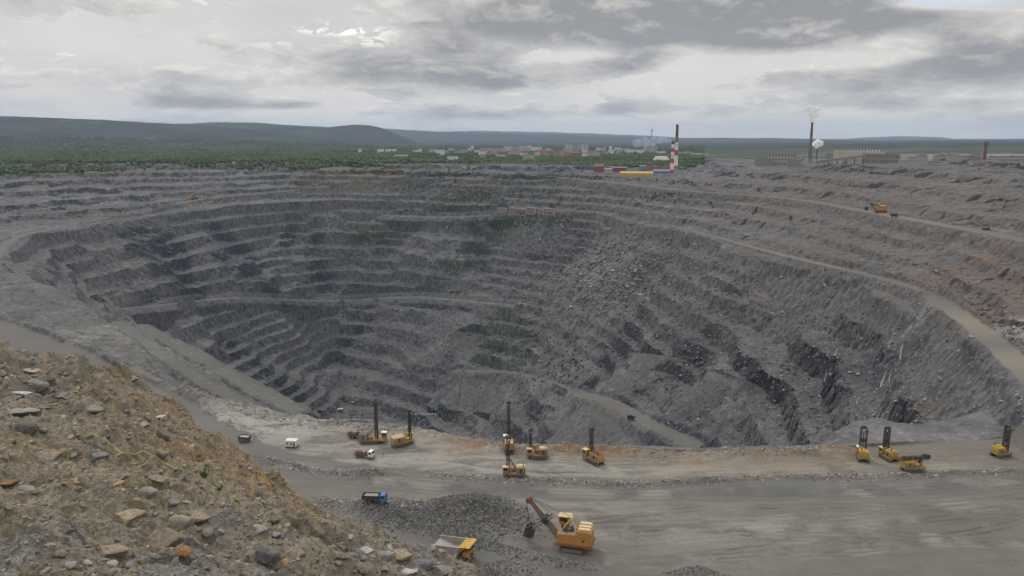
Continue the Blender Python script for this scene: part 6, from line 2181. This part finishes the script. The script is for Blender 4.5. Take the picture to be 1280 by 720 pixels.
for a in TOWN:
    px0, px1, yt, yb, c = a
    wide = 'long' if px1 - px0 > 9 else 'short'
    tall = 'taller' if yb - yt > 3.6 else 'low'
    where = 'in the distant town' if yb < 198 else 'at the wood edge near the far rim'
    block('town_building', f'{wide} {tall} {c} building {where}', px0, px1, yt, yb, c, 'building', group='buildings of the distant town', gable=(tall == 'low' and c in ('brick red', 'orange', 'pink', 'brown')),
          D=None if yb > 205 else 3000 + (190 - yb) * 130, depth=16)
for px0, px1, yt, yb in ((76, 86, 152.5, 154), (118, 124, 152.5, 153.8), (183, 190, 174, 175.4), (223, 230, 174.2, 175.6), (256, 262, 174.6, 176), (92, 98, 174, 175.5), (104, 113, 175.5, 177.2), (112, 119, 177, 178.4), (135, 139, 174.5, 176), (291, 294, 202, 206)):
    block('hill_building', 'tiny white building low on the left hill' if yb > 160 else 'tiny white building high on the left hill', px0, px1, yt, yb, 'white', 'building', D=5200 if yb > 160 else 6200, group='tiny buildings on the left hill') if yb < 200 else \
        block('pump_house', 'small pale hut on the wood edge above the left rim', px0, px1, yt, yb, 'cream', 'hut', D=1740)


def stack(label, px, ytop, ybase, D, r0, r1, bands, name='chimney'):
    """tapered chimney of stacked coloured bands, bottom to top"""
    if ybase > 205:
        x, y, z = base_at(px, ybase)
        D = math.hypot(x, y)
    else:
        x, y, _ = at_dist(px, ybase, D)
        z = CH + (lambda d_: d_[2] / math.hypot(d_[0], d_[1]))(ray(px, ybase)) * D
    dd = ray(px, ytop)
    top = CH + dd[2] / math.hypot(dd[0], dd[1]) * D
    H = top - z
    g = thing(name, label, 'chimney', (x, y, z))
    MB().box((0, 0, -3), (r0 * 3, r0 * 3, 8)).build('base', wallm('grey'), g)
    z0 = 0.0
    for fr, c in bands:
        z1 = z0 + fr * H
        MB().cyl((0, 0, z0), (0, 0, z1), r0 + (r1 - r0) * z0 / H, r0 + (r1 - r0) * z1 / H, 24).build('band', wallm(c) if c in WALLS else c, g, smooth=False)
        z0 = z1
    for k in (0.55, 0.97):
        rr_ = r0 + (r1 - r0) * k
        MB().cyl((0, 0, H * k), (0, 0, H * k + .5), rr_ + 1.1, n=24).build('gallery', wallm('dark'), g)
    return Vector((x, y, top)), g


SOOT = paint('sooty_concrete', (0.085, 0.07, 0.06), .9, .3, scale=.1)
BROWNC = paint('brown_concrete', (0.19, 0.14, 0.10), .9, .3, scale=.1)
WH, RD = 'white', paint('band_red', (0.42, 0.06, 0.06), .7, .25, scale=.2)
WHB = paint('band_white', (0.70, 0.68, 0.65), .7, .25, scale=.2)
t1, _ = stack('tallest red and white chimney with a sooty dark upper half', 844.5, 155.5, 211, 1640, 4.1, 2.3,
              [(.07, RD), (.24, WHB), (.12, RD), (.17, WHB), (.14, BROWNC), (.26, SOOT)])
t2, _ = stack('shorter red and white striped chimney with dark top', 839.8, 177, 217, 1560, 3.4, 2.6,
              [(.13, RD), (.20, WHB), (.14, RD), (.21, WHB), (.12, RD), (.12, WHB), (.08, SOOT)])
t3, _ = stack('slender grey brown smoking chimney of the works', 1012, 153, 199, 1560, 3.4, 1.8, [(.06, BROWNC), (.26, BROWNC), (.30, BROWNC), (.38, SOOT)])
t4, _ = stack('thin dark pipe chimney under a round white steam puff', 1020.5, 186, 199, 1540, 1.0, .9, [(1.0, SOOT)])


def smoke(name, label, start, pts, dens, colr, seed):
    """puffs of smoke: lumpy closed mesh filled with uneven smoke"""
    bm = bmesh.new()
    r = random.Random(seed)
    for (dx, dy, dz, rad) in pts:
        m = Matrix.Translation(start + Vector((dx, dy, dz))) @ Matrix.Diagonal((rad * r.uniform(.9, 1.2), rad, rad * r.uniform(.8, 1.1), 1))
        bmesh.ops.create_icosphere(bm, subdivisions=3, radius=1.0, matrix=m)
    me = bpy.data.meshes.new(name); bm.to_mesh(me); bm.free()
    o = bpy.data.objects.new(name, me); COL.objects.link(o)
    rm = o.modifiers.new('remesh', 'REMESH'); rm.mode = 'VOXEL'; rm.voxel_size = max(1.0, min(p[3] for p in pts) * .35)
    tx = bpy.data.textures.new(name, 'CLOUDS'); tx.noise_scale = max(p[3] for p in pts) * .7
    dm = o.modifiers.new('lumps', 'DISPLACE'); dm.texture = tx; dm.strength = max(p[3] for p in pts) * .7; dm.texture_coords = 'GLOBAL'
    m, t = new_mat(name + '_volume')
    geo = t.n('ShaderNodeNewGeometry')
    n_ = t.noise(geo.outputs['Position'], 0.12, 5, .65)
    lw = t.n('ShaderNodeLayerWeight', ins={'Blend': 0.35})
    body = t.math('SUBTRACT', 1.0, t.sstep(lw.outputs['Facing'], .35, 1.0))
    fac = t.math('MULTIPLY', t.math('MULTIPLY', t.sstep(n_, .30, .58), body), dens, clamp=True)
    df = t.n('ShaderNodeBsdfDiffuse', ins={'Color': (*colr, 1)})
    tl_ = t.n('ShaderNodeBsdfTranslucent', ins={'Color': (*colr, 1)})
    ad = t.n('ShaderNodeMixShader', ins={'Fac': 0.45})
    t.link(df.outputs[0], ad.inputs[1]); t.link(tl_.outputs[0], ad.inputs[2])
    tp_ = t.n('ShaderNodeBsdfTransparent')
    mx = t.n('ShaderNodeMixShader')
    t.link(fac, mx.inputs[0]); t.link(tp_.outputs[0], mx.inputs[1]); t.link(ad.outputs[0], mx.inputs[2])
    out = t.n('ShaderNodeOutputMaterial')
    t.link(mx.outputs[0], out.inputs['Surface'])
    me.materials.append(m)
    o['kind'] = 'stuff'
    return o


k = 1.65     # metres per pixel out there
smoke('white_smoke', '', t3, [(0, 0, 2, 4), (-2, 0, 8, 5), (3, 0, 13, 6), (-3, 0, 17, 6), (4, 0, 22, 7), (-6, 0, 26, 6), (-14, 0, 24, 4)], .75, (.9, .9, .9), 1)
smoke('steam_puff', '', t4, [(-1, 0, 2, 2), (0, 0, 6, 4.5), (-4, 0, 9, 5), (4, 0, 9, 5.5), (1, 0, 12, 5.5), (6, 0, 12, 4)], 1.3, (.96, .96, .96), 2)
smoke('blue_smoke', '', t2, [(-4, 0, 1, 3), (-12, 3, 2, 5), (-22, 6, 2, 7), (-34, 10, 0, 8), (-46, 14, -1, 8), (-60, 20, -2, 8)], .35, (.55, .66, .82), 3)

# works at the foot of the red and white chimneys
block('maroon_shed', 'tall dark maroon shed, left of the works by the rim', 743, 754.5, 208, 215, 'maroon', 'shed', gable=True, D=1640, depth=18)
block('maroon_shed', 'low maroon shed with pale roof between the tall shed and the blue hut', 765, 783, 209.5, 214, 'maroon', 'shed', roof='pale grey', D=1650, depth=14)
block('white_hut', 'small grey hut with white roof beside the tall maroon shed', 755.5, 765, 211, 218, 'grey', 'hut', roof='white', D=1590, depth=10)
block('yellow_shed', 'long yellow roofed shed in front of the striped chimneys', 776, 815, 216.5, 220.2, 'yellow', 'shed', roof='yellow', D=1560, depth=12, gable=True)
block('blue_hut', 'small blue hut with pale roof behind the long yellow shed', 799, 806.5, 207.5, 213, 'blue', 'hut', roof='pale grey', D=1660, depth=9)
block('blue_roof_shed', 'low shed with bright blue roof at the foot of the chimneys', 817, 838, 214, 217, 'blue', 'shed', roof='blue', D=1570, depth=14, gable=True)
block('brick_hall', 'long low brick hall behind the blue roofed shed', 808, 838, 208.5, 213, 'brick red', 'hall', D=1640, depth=16)
block('grey_shed', 'low grey shed between the maroon shed and the yellow one', 783, 798, 211, 215, 'grey', 'shed', D=1640, depth=12)
# white tent hall
x, y, z = base_at(826.5, 202.5, D=1950)
w_ = 21 * 1950 / FPX
g = thing('tent_hall', 'bright white tent hall beside the striped chimneys', 'tent', (x, y, pz_at(x, y)), -math.atan2(x, y))
hh = CH + (lambda d_: d_[2] / math.hypot(d_[0], d_[1]))(ray(826, 196.8)) * 1950 - pz_at(x, y)
MB().prism([(-w_ / 2, -4), (-w_ / 2, hh * .45), (-w_ * .36, hh), (w_ * .33, hh), (w_ / 2, hh * .42), (w_ / 2, -4)], 0, 22).build('cover', paint('tent_white', (.85, .85, .84), .6, .08), g)
MB().box((-w_ * .2, -.1, hh * .25), (5, .3, hh * .5)).build('door', wallm('grey'), g)
# lattice mast on the far ridge
x, y, z = at_dist(814.5, 174, 7000)
g = thing('lattice_mast', 'thin lattice mast against the sky behind the town', 'mast', (x, y, z - 20))
hm = 7000 / FPX * 12 + 20
lattice(MB(), 0, 0, 0, 5, 5, hm, 9, 1.1).build('tower', wallm('dark'), g)
MB().box((0, 0, hm * .86), (14, 9, 9)).build('antenna', wallm('dark'), g)

# ore works on the right rim
block('works_block', 'big square grey concrete building with rows of dark windows', 962, 992.5, 192, 207, 'beige', 'factory', D=1450, depth=24, windows=(9, 3))
block('works_annex', 'low grey annex left of the square concrete building', 944, 962, 200, 207.5, 'brown', 'factory', D=1460, depth=14)
block('works_annex', 'low dark annex right of the square concrete building', 985, 1000, 200, 208, 'brown', 'factory', D=1430, depth=10)
block('pale_shed', 'small white shed between the square building and the smoking chimney', 993, 1000, 198.5, 200.5, 'white', 'shed', D=1540, depth=10)
block('blue_roof_hall', 'hall with blue roof under the steam puff', 1008, 1031, 198.4, 203, 'pale grey', 'hall', roof='blue', D=1520, depth=20)
block('works_tower', 'cream tower head at the left end of the long works hall', 1042, 1052, 186.5, 199, 'cream', 'factory', D=1530, depth=18)
block('works_hall', 'long cream works hall with roof vents behind the conveyor', 1052, 1100, 190.2, 200, 'cream', 'factory', D=1535, depth=22, roof='beige')
x, y, z = base_at(1076, 200, D=1535)
for i in range(13):
    vx, vy, vz = at_dist(1054 + i * 3.7, 190.2, 1545)
    o = MB().box((0, 0, 1.0), (1.6, 3, 4.6), taper=.7).build('roof_vent_stack', wallm('white'), None)
    o.location = (vx, vy, vz + .8)
    tag(o, 'small white vent in the row along the long works hall roof', 'vent', 'vents on the works hall roof')
block('crusher_house', 'dark crusher house left of the cream tower', 1033, 1042, 192.5, 201, 'brown', 'factory', D=1500, depth=14)
block('dark_hall', 'dark long hall with many windows right of the cream hall', 1082, 1118, 193, 199.5, 'brown', 'factory', D=1480, depth=18, windows=(12, 2))
block('brick_hall', 'low brick hall right of the dark long hall', 1120, 1137, 195, 199.8, 'brick red', 'hall', D=1470, depth=14)
block('grey_hall', 'low pale roofed hall below the dark long hall', 1085, 1120, 199.5, 203, 'grey', 'hall', roof='pale grey', D=1380, depth=12)
a, b = Vector(at_dist(1028, 201.5, 1440)), Vector(at_dist(1082, 194.8, 1450))
g = thing('conveyor_gallery', 'long sloping conveyor gallery in front of the cream hall', 'conveyor', a)
d_ = b - a
MB().bar((0, 0, 0), d_, 4.2, 4.2).build('gallery', wallm('brown'), g)
for q in (.15, .35, .55, .75, .95):
    p = d_ * q
    MB().bar((p.x, p.y, p.z), (p.x - 1, p.y, -14), 1.0).bar((p.x, p.y, p.z), (p.x + 2, p.y, -14), 1.0).build('trestle', wallm('dark'), g)
ex = [(1128, 1146, 192, 194.5, 'pale grey'), (1146, 1158, 195, 197.5, 'grey'), (1159, 1169, 192.6, 195.6, 'white'), (1168, 1180, 195, 198.5, 'beige'), (1180.5, 1183, 190.5, 195.5, 'cream'), (1184, 1196, 194, 197.5, 'beige'),
      (1195, 1211, 191.5, 194.5, 'pale grey'), (1199, 1212, 195.5, 199, 'grey'), (1212, 1222, 196, 199, 'brown'), (1222, 1229, 193, 197, 'grey'), (1234, 1272, 192.2, 196.5, 'white'), (1240, 1262, 196, 199.5, 'beige'), (1266, 1290, 195.5, 198.5, 'grey'), (1105, 1113, 194, 198, 'cream'), (1136, 1148, 197, 200.5, 'beige')]
words = ['wide', 'squat', 'bright', 'plain', 'slim upright', 'lower', 'flat roofed', 'small', 'shadowed', 'narrow', 'longest', 'second long', 'outermost', 'little', 'low front']
for (a0, a1, yt, yb, c), wd in zip(ex, words):
    block('works_shed', f'{wd} {c} works building on the skyline of the right rim', a0, a1, yt, yb + 1.5, c, 'factory', D=1500 + (200 - yb) * 25, depth=14, group='works buildings on the right rim', roof='blue' if 'longest' in wd else None)
# water tower
x, y, _ = at_dist(1230.5, 198, 1420)
z = CH + (lambda d_: d_[2] / math.hypot(d_[0], d_[1]))(ray(1230.5, 198)) * 1420
hh = 17.5 * 1420 / FPX
g = thing('water_tower', 'dark brown water tower with a wider head on the right rim', 'water tower', (x, y, z))
MB().cyl((0, 0, -6), (0, 0, hh * .72), 2.3, 2.0, 16).build('shaft', paint('tower_brick', (.17, .075, .05), .85, .3, scale=.3), g)
MB().cyl((0, 0, hh * .70), (0, 0, hh * .80), 2.0, 3.5, 16).cyl((0, 0, hh * .80), (0, 0, hh * .97), 3.5, 3.5, 16).cyl((0, 0, hh * .97), (0, 0, hh), 3.5, 2.3, 16).build('tank', wallm('dark'), g)
MB().cyl((0, 0, hh), (0, 0, hh * 1.06), .5, n=8).build('finial', wallm('dark'), g)
